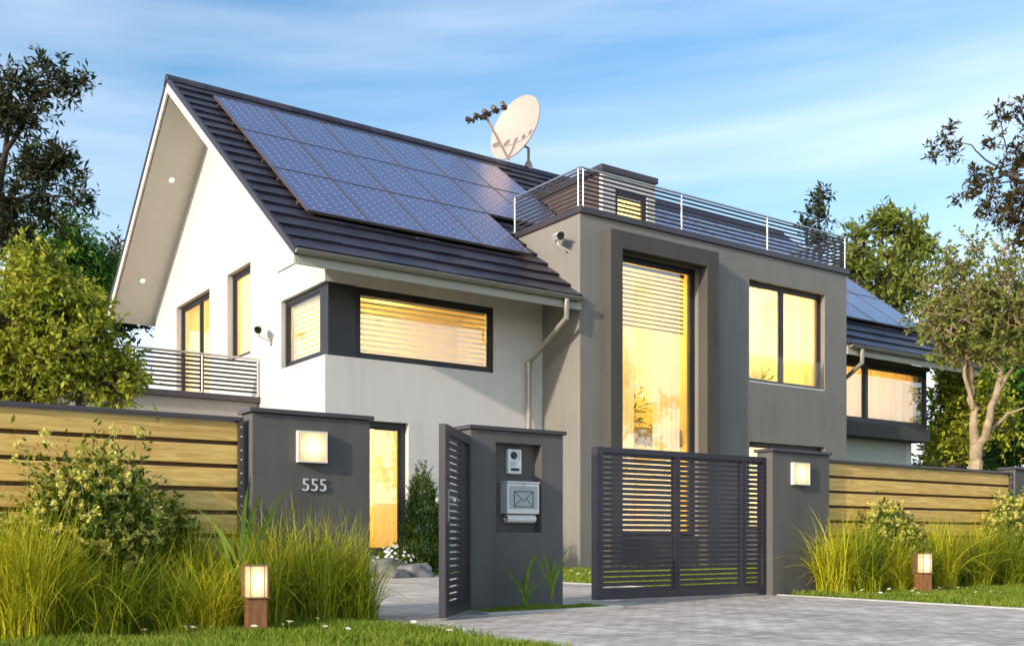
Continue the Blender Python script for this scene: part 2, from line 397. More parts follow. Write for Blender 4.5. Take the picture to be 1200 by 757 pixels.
lawn([dict(n=42000, x0=.3, x1=4.08, y0=5.0, y1=8.4, h0=.03, h1=.085, w=.0028),
      dict(n=9000, x0=-4, x1=.3, y0=5.0, y1=8.4, h0=.03, h1=.085, w=.004),
      dict(n=60000, x0=10.12, x1=16.5, y0=4.8, y1=8.4, h0=.03, h1=.085, w=.004),
      dict(n=42000, x0=10.12, x1=14.4, y0=9.0, y1=17.7, h0=.04, h1=.10, w=.006),
      dict(n=20000, x0=4.5, x1=10.05, y0=16.5, y1=19.1, h0=.04, h1=.10, w=.006),
      dict(n=16000, x0=14.4, x1=26, y0=9.0, y1=17.4, h0=.05, h1=.12, w=.008),
      dict(n=5200, x0=5.38, x1=6.88, y0=7.97, y1=8.44, h0=.02, h1=.06, w=.003)])

# ================================================================== THE HOUSE
house = thing('house', 'large modern house with white gabled wing, dark tiled roof and grey flat-roofed entrance block', 'house', (16, 19, 0))
SL = .7655; BK = .81; EY = 17.75; RY = 25.47; RZ = 11.95; X0 = 7.65; X1 = 30.2
def zf(y): return 6.04 + SL * (y - EY)
def zb(y): return RZ - BK * (y - RY)
WX = 8.91; WY = 19.19; GX0, GX1, GY = 14.41, 23.8, 17.8; TT = .30   # roof build-up thickness (vertical)
BE = 31.2   # back eave

# --- gable wall (plane X=8.91)
g = MB()
BW = 30.9
out = [(WY + .3, 0), (BW, 0), (BW, zb(BW) - TT + .02), (RY, RZ - TT + .02), (WY + .0, zf(WY) - TT + .02), (WY, 5.92), (21.45, 5.92), (21.45, 4.43), (WY, 4.43), (WY, 4.43), (WY, 0)]
out = [(WY, 0), (BW, 0), (BW, zb(BW) - TT + .02), (RY, RZ - TT + .02), (WY, zf(WY) - TT + .02), (WY, 5.92), (21.45, 5.92), (21.45, 4.43), (WY, 4.43)]
g.holed(out, [rect(26.14, 28.9, 4.0, 7.14), rect(23.28, 24.84, 5.05, 7.2)], mp('y', WX), 0, .32)
g.build('wall', 'white', house)
# --- front wall of the white wing (plane Y=19.19), butted behind the gable wall
g = MB()
out = [(WX + .32, 0), (GX0 - .003, 0), (GX0 - .003, 6.35), (WX + .32, 6.35), (WX + .32, 5.92), (13.08, 5.92), (13.08, 4.43), (WX + .32, 4.43)]
g.holed(out, [rect(9.35, 10.84, .35, 3.16)], mp('x', WY), 0, .32)
g.build('wall', 'white', house)
# corner strips keep the notch corner closed above and below
# --- back wall, right end wall
g = MB(); g.box(WX + .32, 28.9, BW - .3, BW, 0, zb(BW) - TT); g.build('wall', 'white', house)
g = MB(); f = mp('y', 28.6)
g.holed([(WY, 0), (BW - .3, 0), (BW - .3, zb(BW) - TT), (RY, RZ - TT), (WY, zf(WY) - TT + .02)], [], f, 0, .3); g.build('wall', 'white', house)
# --- right wing front wall and bay
g = MB(); g.box(GX1 + .003, 28.6, WY, WY + .3, 0, 3.7); g.box(GX1 + .003, 28.6, WY, WY + .3, 5.95, 6.5); g.build('wall', plain('wing_render', (.52, .56, .48), .85, 0, .04, 1.), house)
g = MB(); g.box(GX1 + .003, 29.0, 18.6, WY - .003, 3.68, 4.08); g.box(GX1 + .003, 29.0, 18.6, 18.9, 5.86, 5.98)
g.box(28.9, 29.0, 18.95, 21.5, 4.08, 5.86) if False else None
g.build('window_bay', 'dark', house, bevel=.01)

# --- grey block
g = MB()
zt = 7.93
H1 = rect(15.4, 18.09, .68, 7.235); H2 = rect(19.9, 22.87, 4.67, 7.26); H3 = rect(19.9, 22.87, .9, 3.16)
g.holed(rect(GX0, GX1, 0, zt), [H1, H2, H3], mp('x', GY), 0, .4)
g.build('wall', 'gray', house)
g = MB(); g.box(GX0, GX0 + .4, GY + .4, 20.6, 0, zt); g.build('wall', 'gray', house)
g = MB(); g.box(GX1 - .4, GX1, GY + .4, 20.6, 0, zt); g.build('wall', 'gray', house)
g = MB(); g.box(GX0 + .4, GX1 - .4, GY + .4, 20.9, 7.5, 7.7); g.build('terrace_floor', 'kerb', house)
g = MB()    # parapet cap
g.box(GX0 - .05, GX1 + .06, GY - .06, GY + .45, zt + .003, zt + .15)
g.box(GX0 - .05, GX0 + .42, GY + .45, 20.45, zt + .003, zt + .15); g.box(GX1 - .42, GX1 + .06, GY + .45, 20.45, zt + .003, zt + .15)
g.build('parapet_cap', 'cap', house, bevel=.008)
g = MB()    # projecting entrance surround
f = mp('x', 17.5)
g.holed([(15.05, 0), (15.4, 0), (15.4, 7.235), (18.09, 7.235), (18.09, 0), (18.49, 0), (18.49, 7.63), (15.05, 7.63)], [], f, 0, .297)
g.box(15.4, 18.09, 17.78, 17.797, 0, .68)
g.build('entrance_surround', 'dark', house, bevel=.006)

# --- roof
g = MB()    # deck: front slope and back slope as slabs
D = .06
f = lambda y, z, x: (x, y, z)
for xa, xb in ((X0 + .06, GX0 - .004), (GX1 + .004, X1 - .06)):
    g.prism([(EY + .06, zf(EY + .06) - D), (RY, RZ - D), (BE, zb(BE) - D), (BE, zb(BE) - TT), (RY, RZ - TT), (WY - .3, zf(WY - .3) - TT), (EY + .06, 5.78)], f, xa, xb)
g.prism([(20.46, zf(20.46) - D), (RY, RZ - D), (BE, zb(BE) - D), (BE, zb(BE) - TT), (RY, RZ - TT), (20.46, zf(20.46) - TT)], f, GX0 - .004, GX1 + .004)
roof = g.build('roof', 'soffit', house)
# holes in the deck for nothing: terrace sits in front of it
g = MB()    # courses of flat tiles, front slope
n_rows = 18; rowY = (RY - .12 - EY) / n_rows; tw = .55; sn = np.array([0, -SL, 1.]); sn /= np.linalg.norm(sn); sd = np.array([0, 1., SL]); sd /= np.linalg.norm(sd)
def tiles(g, y_of, z_of, slope_dir, nrm, rows, L):
    for r_ in range(rows):
        off = 0 if r_ % 2 else tw / 2
        x = X0 - off
        while x < X1:
            y = y_of(r_); parts_ = [(max(x, X0), min(x + tw - .014, X1))]
            if y < 20.3:
                a, c = parts_[0]; parts_ = [(a, min(c, GX0 - .01)), (max(a, GX1 + .01), c)]
            for a, c in parts_:
                if c - a < .02: continue
                jit = random.uniform(-.008, .008)
                low = np.array([0, y, z_of(y)]); up = low + slope_dir * (L * 1.05)
                v = []
                for px in (a, c):
                    v += [(px, *(low + nrm * (.065 + jit))[1:]), (px, *(low + nrm * -.02)[1:]), (px, *(up + nrm * -.03)[1:]), (px, *(up + nrm * .008)[1:])]
                g.add(v, [(0, 1, 2, 3), (4, 7, 6, 5), (0, 4, 5, 1), (0, 3, 7, 4), (3, 2, 6, 7), (1, 5, 6, 2)])
            x += tw
tiles(g, lambda r_: EY - .02 + r_ * rowY, zf, sd, sn, n_rows, rowY / sd[1])
sd2 = np.array([0, -1., BK]); sd2 /= np.linalg.norm(sd2); sn2 = np.array([0, BK, 1.]); sn2 /= np.linalg.norm(sn2)
tiles(g, lambda r_: BE + .03 - r_ * .40, zb, sd2, sn2, 14, .40 / abs(sd2[1]))
g.build('roof_tile', 'tile', roof, fixn=False)
g = MB()    # ridge caps
x = X0 - .05
while x < X1:
    c = min(x + .46, X1 + .04)
    pr = [(RY - .20, zf(RY - .20) + .05), (RY - .17, zf(RY - .17) + .10), (RY - .07, RZ + .09), (RY, RZ + .115), (RY + .07, RZ + .09), (RY + .2, zb(RY + .2) + .05), (RY, RZ - .02)]
    g.prism(pr, f, x, c - .012); x += .46
g.build('ridge_cap', 'tile', roof)
for xa, xb in ((X0 - .035, X0 + .035), (X1 - .035, X1 + .035)):   # verge tiles and barge boards
    g = MB()
    g.prism([(EY - .05, zf(EY) + .0), (RY, RZ + .07), (RY, RZ - .09), (EY - .05, zf(EY) - .14)], f, xa, xb)
    g.prism([(RY + .001, RZ + .07), (BE + .06, zb(BE + .06) + .07), (BE + .06, zb(BE + .06) - .09), (RY + .001, RZ - .09)], f, xa, xb)
    g.build('verge', 'tile', roof)
    g = MB()
    xm = xa + .015, xb - .012
    g.prism([(EY + .02, zf(EY + .02) - .1425), (RY, RZ - .093), (RY, RZ - TT - .03), (WY - .25, zf(WY - .25) - TT - .03), (WY - .6, 5.76), (EY + .02, 5.76)], f, *xm)
    g.prism([(RY + .001, RZ - .093), (BE + .03, zb(BE + .03) - .093), (BE + .03, zb(BE + .03) - TT - .03), (RY + .001, RZ - TT - .03)], f, *xm)
    g.build('barge_board', 'soffit', roof)
for xa, xb in ((X0 + .04, GX0 - .004), (GX1 + .004, X1 - .04)): g = MB(); g.box(xa, xb, EY, EY + .05, 5.76, 5.98); g.build('fascia', 'fascia', roof)
def gutter(xa, xb):
    g = MB(); r0, r1 = .075, .066; cy, cz = EY - .085, 6.0; n = 12
    po = [(cy + r0 * math.cos(math.pi + math.pi * k / n), cz + r0 * math.sin(math.pi + math.pi * k / n)) for k in range(n + 1)]
    pi_ = [(cy + r1 * math.cos(math.pi + math.pi * k / n), cz + r1 * math.sin(math.pi + math.pi * k / n)) for k in range(n, -1, -1)]
    g.prism(po + pi_, f, xa, xb)
    for e in (xa, xb - .006): g.prism(po, f, e, e + .006)
    g.tube([(xa, cy - r0, cz), (xb, cy - r0, cz)], .012, 8)
    x = xa + .35
    while x < xb - .1:
        pb = [(cy + (r0 + .004) * math.cos(math.pi + math.pi * k / n), cz + (r0 + .004) * math.sin(math.pi + math.pi * k / n)) for k in range(n + 1)]
        g.prism(pb, f, x, x + .03); x += 1.4
    return g.build('gutter', 'gutter', roof, smooth=True)
gutter(X0 - .03, 14.36); gutter(GX1 + .02, X1 + .03)
def downpipe(x, y0, y1, ztop, zk, zk2, label=None):
    g = MB(); g.tube([(x, y0, ztop), (x, y0, zk), (x, (y0 + y1) / 2, (zk + zk2) / 2), (x, y1, zk2), (x, y1, .02)], .062, 14)
    g.tube([(x, y1, zk2 - .14), (x, y1, zk2 - .20)], .072, 14); g.tube([(x, y1, zk2 - .0), (x, y1, zk2 - .05)], .072, 14)
    for z in (3.2, 1.4): g.tube([(x, y1, z), (x, y1, z + .04)], .07, 14); 
    g.box(x - .01, x + .01, y1, y1 + .09, 3.2, 3.24)
    return g.build('downpipe', 'gutter', house, smooth=True)
downpipe(13.92, EY - .085, WY - .12, 5.93, 5.52, 4.72); downpipe(24.3, EY - .085, 18.5, 5.93, 5.55, 5.0)
for (x, y) in ((8.3, 27.33), (8.28, 29.95)):   # recessed lights in the soffit
    zc = zb(y) - TT; nn = -sn2
    g = MB(); c = np.array([x, y, zc]); g.tube([c + nn * -.02, c + nn * .012], .085, 24); dl = g.build('downlight', 'steel', roof, smooth=True)
    g = MB(); g.tube([c + nn * -.02, c + nn * .018], .062, 24); g.build('lens', 'down', dl)

# --- rooms, windows, blinds and curtains
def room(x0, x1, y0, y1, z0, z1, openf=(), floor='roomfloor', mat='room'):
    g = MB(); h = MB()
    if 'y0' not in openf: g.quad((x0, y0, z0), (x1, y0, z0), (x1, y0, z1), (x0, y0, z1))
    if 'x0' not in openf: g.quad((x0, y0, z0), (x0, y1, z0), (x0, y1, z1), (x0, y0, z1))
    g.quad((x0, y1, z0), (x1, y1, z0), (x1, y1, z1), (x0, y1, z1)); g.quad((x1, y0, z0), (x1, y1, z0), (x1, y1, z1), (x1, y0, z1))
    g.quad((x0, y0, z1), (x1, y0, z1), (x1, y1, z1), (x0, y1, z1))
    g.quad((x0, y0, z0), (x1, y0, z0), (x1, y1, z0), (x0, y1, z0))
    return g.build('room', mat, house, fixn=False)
LMP = []
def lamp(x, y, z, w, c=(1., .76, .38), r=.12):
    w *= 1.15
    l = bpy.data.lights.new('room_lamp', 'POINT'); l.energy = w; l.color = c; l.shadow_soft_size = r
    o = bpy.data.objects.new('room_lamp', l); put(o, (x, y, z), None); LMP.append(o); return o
def window(axis, plane, a0, a1, z0, z1, mull=(), fr=.07, dep=.08, sash=.045, name='window', glass='glass'):
    g = MB()
    mbox(g, axis, plane, a0, a0 + fr, 0, dep, z0, z1); mbox(g, axis, plane, a1 - fr, a1, 0, dep, z0, z1)
    mbox(g, axis, plane, a0 + fr, a1 - fr, 0, dep, z0, z0 + fr); mbox(g, axis, plane, a0 + fr, a1 - fr, 0, dep, z1 - fr, z1)
    for m in mull: mbox(g, axis, plane, m - fr * .6, m + fr * .6, 0.002, dep, z0 + fr, z1 - fr)
    cuts = [a0 + fr] + [q for m in mull for q in (m - fr * .6, m + fr * .6)] + [a1 - fr]
    for i in range(0, len(cuts), 2):       # inner sash
        c0, c1 = cuts[i], cuts[i + 1]
        mbox(g, axis, plane, c0, c0 + sash, .02, dep - .01, z0 + fr, z1 - fr); mbox(g, axis, plane, c1 - sash, c1, .02, dep - .01, z0 + fr, z1 - fr)
        mbox(g, axis, plane, c0 + sash, c1 - sash, .02, dep - .01, z0 + fr, z0 + fr + sash); mbox(g, axis, plane, c0 + sash, c1 - sash, .02, dep - .01, z1 - fr - sash, z1 - fr)
    w = g.build(name, 'frame', house)
    for i in range(0, len(cuts), 2):
        g = MB(); c0, c1 = cuts[i], cuts[i + 1]
        F_ = mp(axis, plane); q_ = [F_(c0 + sash, z0 + fr + sash, .045), F_(c1 - sash, z0 + fr + sash, .045), F_(c1 - sash, z1 - fr - sash, .045), F_(c0 + sash, z1 - fr - sash, .045)]
        g.quad(*(q_ if axis == 'x' else q_[::-1]))        # outward normal
        g.build('pane', glass, w, fixn=False)
    return w
def blind(w, axis, plane, a0, a1, z0, z1, pitch=.07, wd=.05, tilt=35, mat='blind', tapes=()):
    g = MB(); F_ = mp(axis, plane); z = z1 - .03; c, s_ = math.cos(R(tilt)) * wd / 2, math.sin(R(tilt)) * wd / 2
    while z > z0 + .02:
        g.quad(F_(a0, z - s_, -c), F_(a1, z - s_, -c), F_(a1, z + s_ * .2, 0), F_(a0, z + s_ * .2, 0)); g.quad(F_(a0, z + s_ * .2, 0), F_(a1, z + s_ * .2, 0), F_(a1, z + s_, c), F_(a0, z + s_, c)); z -= pitch
    for t in tapes: mbox(g, axis, plane, t - .006, t + .006, -.028, -.026, z0, z1)
    mbox(g, axis, plane, a0, a1, -.03, .03, z1 - .02, z1 + .03)
    return g.build('blind', mat, w, fixn=False)
def curtain(w, axis, plane, a0, a1, z0, z1, per=.13, amp=.042, mat='curtain'):
    n = int((a1 - a0) / .012) + 2; F_ = mp(axis, plane); g = MB(); ph = random.uniform(0, 6)
    aa = np.linspace(a0, a1, n); off = amp * np.sin(aa * 2 * math.pi / per + ph + 1.2 * np.sin(aa * 5.3)) * (1 + .4 * np.sin(aa * 11))
    g.v = [F_(a, z, o_) for a, o_ in zip(aa, off) for z in (z0, z1)]; g.f = [(2 * i, 2 * i + 2, 2 * i + 3, 2 * i + 1) for i in range(n - 1)]
    return g.build('curtain', mat, w, smooth=True, fixn=False)

# corner window (wraps the corner)
w = window('x', WY + .10, 9.62, 13.08, 4.43, 5.92, fr=.1)
blind(w, 'x', WY + .26, 9.74, 12.96, 4.55, 5.80, tapes=(10.3, 12.2), pitch=.112, wd=.088, tilt=52)
g = MB(); g.box(9.0, 9.62, WY + .05, WY + .2, 4.432, 5.918); g.box(9.0, 9.14, WY + .2, 19.55, 4.432, 5.918)
g.build('corner_post', 'frame', house, bevel=.006)
w = window('y', WX + .10, 19.55, 21.45, 4.43, 5.92, fr=.1)
blind(w, 'y', WX + .26, 19.67, 21.33, 4.55, 5.80, pitch=.112, wd=.088, tilt=52)
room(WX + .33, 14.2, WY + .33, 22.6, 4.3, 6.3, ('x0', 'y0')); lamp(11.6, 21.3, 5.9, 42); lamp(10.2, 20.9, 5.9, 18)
# close the ring between the outer wall and the room at the corner (floor and lintel)
g = MB(); g.box(WX + .02, WX + .32, WY + .02, 21.4, 4.2, 4.428); g.box(WX + .323, 13.1, WY + .02, WY + .31, 4.2, 4.425); g.build('window_sill', 'white', house)
# ground floor window-door
w = window('x', WY + .14, 9.35, 10.84, .35, 3.16, mull=(), fr=.12)
room(WX + .34, 13.2, WY + .33, 22.4, .3, 3.3, ('y0',)); lamp(10.9, 21.2, 2.5, 75)
curtain(w, 'x', WY + .32, 10.15, 10.7, .4, 3.1); curtain(w, 'x', WY + .36, 9.4, 9.75, .4, 3.1, mat='curtain2')
# balcony door and narrow window on the gable
w = window('y', WX + .14, 26.14, 28.9, 4.0, 7.14, mull=(27.3,), fr=.09, name='balcony_door')
curtain(w, 'y', WX + .34, 26.3, 27.0, 4.0, 7.05); curtain(w, 'y', WX + .34, 27.4, 28.75, 4.0, 7.05, mat='curtain2')
w = window('y', WX + .14, 23.28, 24.84, 5.05, 7.2, fr=.09)
curtain(w, 'y', WX + .34, 23.3, 24.7, 5.05, 7.1, mat='curtain2')
room(WX + .33, 13.5, 22.9, 29.6, 3.95, 7.35, ('x0',)); lamp(11., 24.2, 6.6, 80); lamp(11., 27.4, 6.6, 95)
# entrance window, two storeys high
w = window('x', GY + .12, 15.4, 18.09, .68, 7.235, fr=.09, dep=.1)
blind(w, 'x', GY + .36, 15.52, 17.95, 5.65, 7.1, pitch=.105, wd=.07, tilt=50, mat=plain('brown_blind', (.045, .02, .01), .5))
curtain(w, 'x', GY + .50, 15.5, 16.45, .8, 7.1, per=.17); curtain(w, 'x', GY + .50, 17.05, 17.95, .8, 7.1, per=.17)
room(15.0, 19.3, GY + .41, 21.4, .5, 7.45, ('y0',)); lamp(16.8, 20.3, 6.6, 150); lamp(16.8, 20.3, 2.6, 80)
g = MB(); g.box(15.02, 19.28, 19.6, 19.8, 3.1, 3.55); g.box(15.02, 19.28, 19.8, 21.38, 3.3, 3.5); g.build('landing', plain('landing_paint', (.42, .40, .38), .7), house)
# upper right window
w = window('x', GY + .14, 19.9, 22.87, 4.67, 7.26, mull=(21.3,), fr=.08, dep=.09)
curtain(w, 'x', GY + .34, 20.0, 20.75, 4.7, 7.2); curtain(w, 'x', GY + .34, 21.4, 22.8, 4.7, 7.2, per=.19, mat='curtain2')
room(19.5, 23.35, GY + .41, 21.4, 4.5, 7.42, ('y0',)); lamp(21.1, 20.2, 6.6, 150); lamp(22.3, 19.2, 6.2, 40)
g = MB(); g.quad((19.905, GY + .03, 4.69), (22.865, GY + .03, 4.69), (22.865, GY + .03, 5.42), (19.905, GY + .03, 5.42)); g.build('glass_guard', 'clear', house, fixn=False)
g = MB(); g.box(19.905, 22.865, GY + .02, GY + .06, 4.672, 4.70); g.build('guard_rail', 'steel', house)
# lower right window
w = window('x', GY + .14, 19.9, 22.87, .9, 3.16, mull=(21.3,), fr=.08, dep=.09)
curtain(w, 'x', GY + .34, 20.0, 20.9, .95, 3.1); curtain(w, 'x', GY + .34, 21.9, 22.8, .95, 3.1, mat='curtain2')
room(19.5, 23.35, GY + .41, 21.4, .7, 3.3, ('y0',)); lamp(21.1, 19.8, 2.9, 150)
# right wing bay window
w = window('x', 18.7, GX1 + .01, 28.95, 4.083, 5.857, mull=(25.92,), fr=.12, dep=.1)
curtain(w, 'x', 18.92, GX1 + .1, 28.8, 4.1, 5.52, per=.2, mat='curtain3'); curtain(w, 'x', 18.9, GX1 + .1, 28.8, 5.55, 5.85, per=.25, mat='curtain2')
g = MB(); g.box(28.9, 28.98, 18.82, 19.18, 4.083, 5.857); g.build('corner_post', 'frame', house)
room(GX1 + .02, 28.58, 19.0, 22.5, 4.0, 5.94, ('y0',)); lamp(26.3, 21.3, 5.5, 80)
# (dormer below)
# dormer above the terrace
DX0, DX1, DY = 17.27, 19.1, 20.4
g = MB()
dw = [(DX0, 7.72), (DX1, 7.72), (DX1, 10.2), (DX0, 10.2)]
g.holed(dw, [rect(DX0 + .42, DX1 - .28, 7.8, 9.85)], mp('x', DY), 0, .15)
dorm = g.build('dormer', 'white', house)
clad = plain('dormer_cladding', (.13, .085, .07), .5, 0, .15, 3.)
for xa in (DX0, DX1 - .1): g = MB(); g.box(xa, xa + .1, DY + .15, 23.6, 7.72, 10.2); g.build('side_wall', clad, dorm)
g = MB(); g.box(DX0 - .12, DX1 + .03, DY - .1, 23.6, 10.203, 10.35); g.build('dormer_roof', 'cap', dorm, bevel=.01)
w = window('x', DY + .05, DX0 + .42, DX1 - .28, 7.8, 9.85, fr=.1)
blind(w, 'x', DY + .2, DX0 + .55, DX1 - .4, 7.9, 9.7, pitch=.07)
room(DX0 + .11, DX1 - .11, DY + .16, 22.6, 7.75, 10.05, ('y0',)); lamp(18.2, 21.7, 9.7, 45)

# --- railings
def railing(pts, z0, posts, nb=8, h=1.0, extend=False):
    """pts: polyline in plan; posts: plan positions"""
    g = MB()
    for i in range(len(pts) - 1):
        a, c = np.array(pts[i]), np.array(pts[i + 1]); g.tube([(*a, z0 + h), (*c, z0 + h)], .026, 10)
    top = g.build('handrail', 'steel', house, smooth=True)
    for (x, y) in posts:
        g = MB(); g.tube([(x, y, z0), (x, y, z0 + h)], .021, 10); g.tube([(x, y, z0), (x, y, z0 + .012)], .05, 12)
        g.build('post', 'steel', top, smooth=True)
    g = MB()
    for k in range(nb):
        z = z0 + .1 + (h - .18) * k / (nb - 1)
        for i in range(len(pts) - 1):
            a, c = np.array(pts[i]), np.array(pts[i + 1]); d = (c - a) / np.linalg.norm(c - a); n_ = np.array([-d[1], d[0]])
            m = (a + c) / 2 - n_ * 0
            g.obox((*m, z), (*d, 0), (*n_, 0), (0, 0, 1), np.linalg.norm(c - a) / 2, .006, .0235)
    g.build('bar', 'bar', top)
zr = zt + .153
railing([(GX0 + .03, 20.35), (GX0 + .03, GY + .02), (GX1 - .05, GY + .02), (GX1 - .05, 20.35)], zr,
        [(GX0 + .03, 20.35), (GX0 + .03, GY + .1), (GX0 + .1, GY + .02), (17.55, GY + .02), (20.6, GY + .02), (GX1 - .05, GY + .02), (GX1 - .05, 20.35)], 8, .87)
# balcony on the gable side with the annex under it
BY = 22.65
g = MB(); g.box(3.0, WX - .003, BY, 30.5, 3.82, 3.95); g.build('balcony_slab', 'cap', house, bevel=.01)
railing([(WX - .04, BY + .05), (3.05, BY + .05), (3.05, 30.4)], 3.953, [(WX - .05, BY + .05), (7.57, BY + .05), (6.14, BY + .05), (4.6, BY + .05), (3.05, BY + .05), (3.05, 25.5), (3.05, 28)], 8, .86)
g = MB(); g.box(3.1, WX - .003, BY + .15, 30.4, 0, 3.817); g.build('annex_wall', stucco('annex_render', (.42, .38, .34), .05), house)

# ================================================================== SOLAR PANELS
PA = math.atan(SL); PL = 2.30; PW = 1.385
def make_panel():
    t = thing('solar_panel', 'x', 'solar panel', (0, 0, 0), 'solar panels on the front roof slope')
    g = MB(); w_, l_ = PW - .012, PL - .012
    e = .017
    g.box(0, e, 0, l_, -.02, .03); g.box(w_ - e, w_, 0, l_, -.02, .03); g.box(e, w_ - e, 0, e, -.02, .03); g.box(e, w_ - e, l_ - e, l_, -.02, .03)
    for y in (.5, 1.75):
        g.box(.03, w_ - .03, y, y + .04, -.075, -.022); g.box(-.03, .03, y - .01, y + .05, -.085, -.025)
    g.build('frame', 'rail', t, origin=(0, 0, 0), bevel=.003)
    g = MB(); g.box(e, w_ - e, e, l_ - e, -.01, .022); g.build('cells', 'pv', t, origin=(0, 0, 0))
    return t
proto = make_panel(); used = False
rn = {0: 'top', 1: 'middle', 2: 'bottom'}; on = ['first', 'second', 'third', 'fourth', 'fifth', 'sixth', 'seventh']
YT = 24.62
spots = []
for r_ in range(3):
    for c_ in range(6 if r_ < 2 else 4):
        spots.append((8.45 + c_ * PW, YT - (r_ + 1) * 1.833, 'solar panel in the %s row beside the gable, %s from the left roof edge' % (rn[r_], on[c_])))
for r_ in range(3):
    for c_ in range(7):
        if r_ == 2 and c_ < 3: continue
        nn_ = 7 - c_
        spots.append((19.95 + c_ * PW, YT - (r_ + 1) * 1.833, 'solar panel in the %s row right of the dormer, %s from the far end' % (rn[r_], on[nn_ - 1])))
for i, (x, y, lb) in enumerate(spots):
    o = proto if i == 0 else copy_tree(proto)
    off = sn * .14
    o.location = (x, y + off[1], zf(y) + off[2]); o.rotation_euler = (PA, 0, 0); o['label'] = lb

# ================================================================== SATELLITE DISH
C = at(604, 150, 31.2)
rv = np.array([C[0], C[1], C[2] - EYE]); rv /= np.linalg.norm(rv)
up_i = np.array([0, 0, 1.]) - rv * rv[2]; up_i /= np.linalg.norm(up_i)
nD = -rv * .54 + .842 * (-.80 * RD + .60 * up_i); nD /= np.linalg.norm(nD)
eD = np.cross(np.array([0, 0, 1.]), nD); eD /= np.linalg.norm(eD); uD = np.cross(nD, eD)
base = np.array([C[0] + .55 * -nD[0], RY, RZ + .1])
dish = thing('satellite_dish', 'large cream satellite dish with a row of receivers standing on the roof ridge', 'satellite dish', base)
g = MB(); RR = 1.02; nr, na = 10, 48; vv = []
for side in (0, 1):
    for i in range(nr + 1):
        r_ = RR * i / nr
        for k in range(na):
            a = 2 * math.pi * k / na; dz = .22 * (r_ / RR) ** 2 - (.03 if side else 0) + 0
            vv.append(C - nD * .18 + eD * r_ * math.cos(a) * .97 + uD * r_ * math.sin(a) * 1.03 + nD * dz)
ff = []
st = (nr + 1) * na
for side in (0, 1):
    for i in range(nr):
        for k in range(na):
            q = (side * st + i * na + k, side * st + i * na + (k + 1) % na, side * st + (i + 1) * na + (k + 1) % na, side * st + (i + 1) * na + k)
            ff.append(q if not side else q[::-1])
for k in range(na): ff.append((nr * na + k, nr * na + (k + 1) % na, st + nr * na + (k + 1) % na, st + nr * na + k))
g.v = [tuple(p) for p in vv]; g.f = ff
g.build('reflector', 'cream', dish, smooth=True)
g = MB(); Bp = C - uD * 1.08 - nD * .02; A = C + nD * 1.22 - uD * .34
g.tube([Bp - uD * 0, A], .055, 4); g.build('feed_arm', 'cream', dish)
g = MB(); g.tube([A - eD * .78 - nD * .02, A - eD * .4 + nD * .04, A + nD * .06, A + eD * .4 + nD * .04, A + eD * .78 - nD * .02], .022, 8); g.tube([A - uD * .12, A + uD * .02], .05, 10)
g.build('receiver_bar', 'plastic', dish, smooth=True)
for k in range(5):
    s_ = (k - 2) * .36; p = A + eD * s_ + uD * .10; q = (C - p); q /= np.linalg.norm(q)
    g = MB(); g.tube([p - q * .12, p - q * .11, p + q * .02, p + q * .03], [.055, .075, .075, .05], 14); g.tube([p + q * .03, p + q * .1, p + q * .11, p + q * .16], [.045, .045, .085, .085], 14); g.tube([p - uD * .14, p], .03, 8)
    g.build('receiver', 'brownplastic', dish, smooth=True)
g = MB(); mb_ = C - nD * .3 - uD * .35; g.tube([base - [0, 0, .06], (base[0], base[1], C[2] - .5), mb_, C - nD * .2 - uD * .1], .045, 10); g.tube([base - [0, 0, .06], base + [0, 0, .1]], .12, 12); g.tube([base + [0, 0, .1], base + [0, 0, .2]], [.12, .06], 12)
g.build('mast', 'cream', dish, smooth=True)

# ================================================================== SECURITY CAMERAS
def seccam(p, wall_dir, look, label, s=1.):
    """p = body centre; wall_dir = unit vector to the wall; look = aim"""
    p = np.array(p, float); wd = np.array(wall_dir, float); lk = np.array(look, float); lk /= np.linalg.norm(lk)
    base = p + wd * .30 * s + np.array([0, 0, -.24 * s])
    t = thing('security_camera', label, 'security camera', base, 'security cameras on the house walls')
    upv = np.array([0, 0, 1.]); rt = np.cross(lk, upv); rt /= np.linalg.norm(rt); u2 = np.cross(rt, lk)
    g = MB(); g.tube([p - lk * .2 * s, p - lk * .19 * s, p + lk * .13 * s, p + lk * .15 * s], [.05 * s, .07 * s, .07 * s, .082 * s], 20); g.build('body', 'camw', t, smooth=True)
    g = MB()
    for i in range(9):
        a0 = math.pi * (.08 + .84 * i / 9); a1 = math.pi * (.08 + .84 * (i + 1) / 9); r0 = .088 * s
        pts = [p + lk * l_ + (rt * math.cos(a) + u2 * math.sin(a)) * r for l_ in (-.17 * s, .23 * s) for a, r in ((a0, r0), (a1, r0), (a1, r0 + .008), (a0, r0 + .008))]
        g.add(pts, [(0, 1, 5, 4), (3, 7, 6, 2), (0, 4, 7, 3), (1, 2, 6, 5), (0, 3, 2, 1), (4, 5, 6, 7)])
    g.build('hood', 'camw', t)
    g = MB(); g.tube([p + lk * .13 * s, p + lk * .154 * s], .072 * s, 20); g.tube([p + lk * .154 * s, p + lk * .17 * s], [.03 * s, .022 * s], 14); g.build('lens', 'plastic', t, smooth=True)
    g = MB(); k = p - u2 * .12 * s; g.tube([p - u2 * .06 * s, k, k + wd * .02 - [0, 0, .03 * s], base + [0, 0, .02] - wd * .05, base - [0, 0, .02]], [.02 * s, .026 * s, .022 * s, .02 * s, .03 * s], 10)
    g.tube([base - wd * .015 - [0, 0, .02], base + wd * .0 - [0, 0, .02]], .06 * s, 14); g.build('bracket', 'camw', t, smooth=True)
    return t
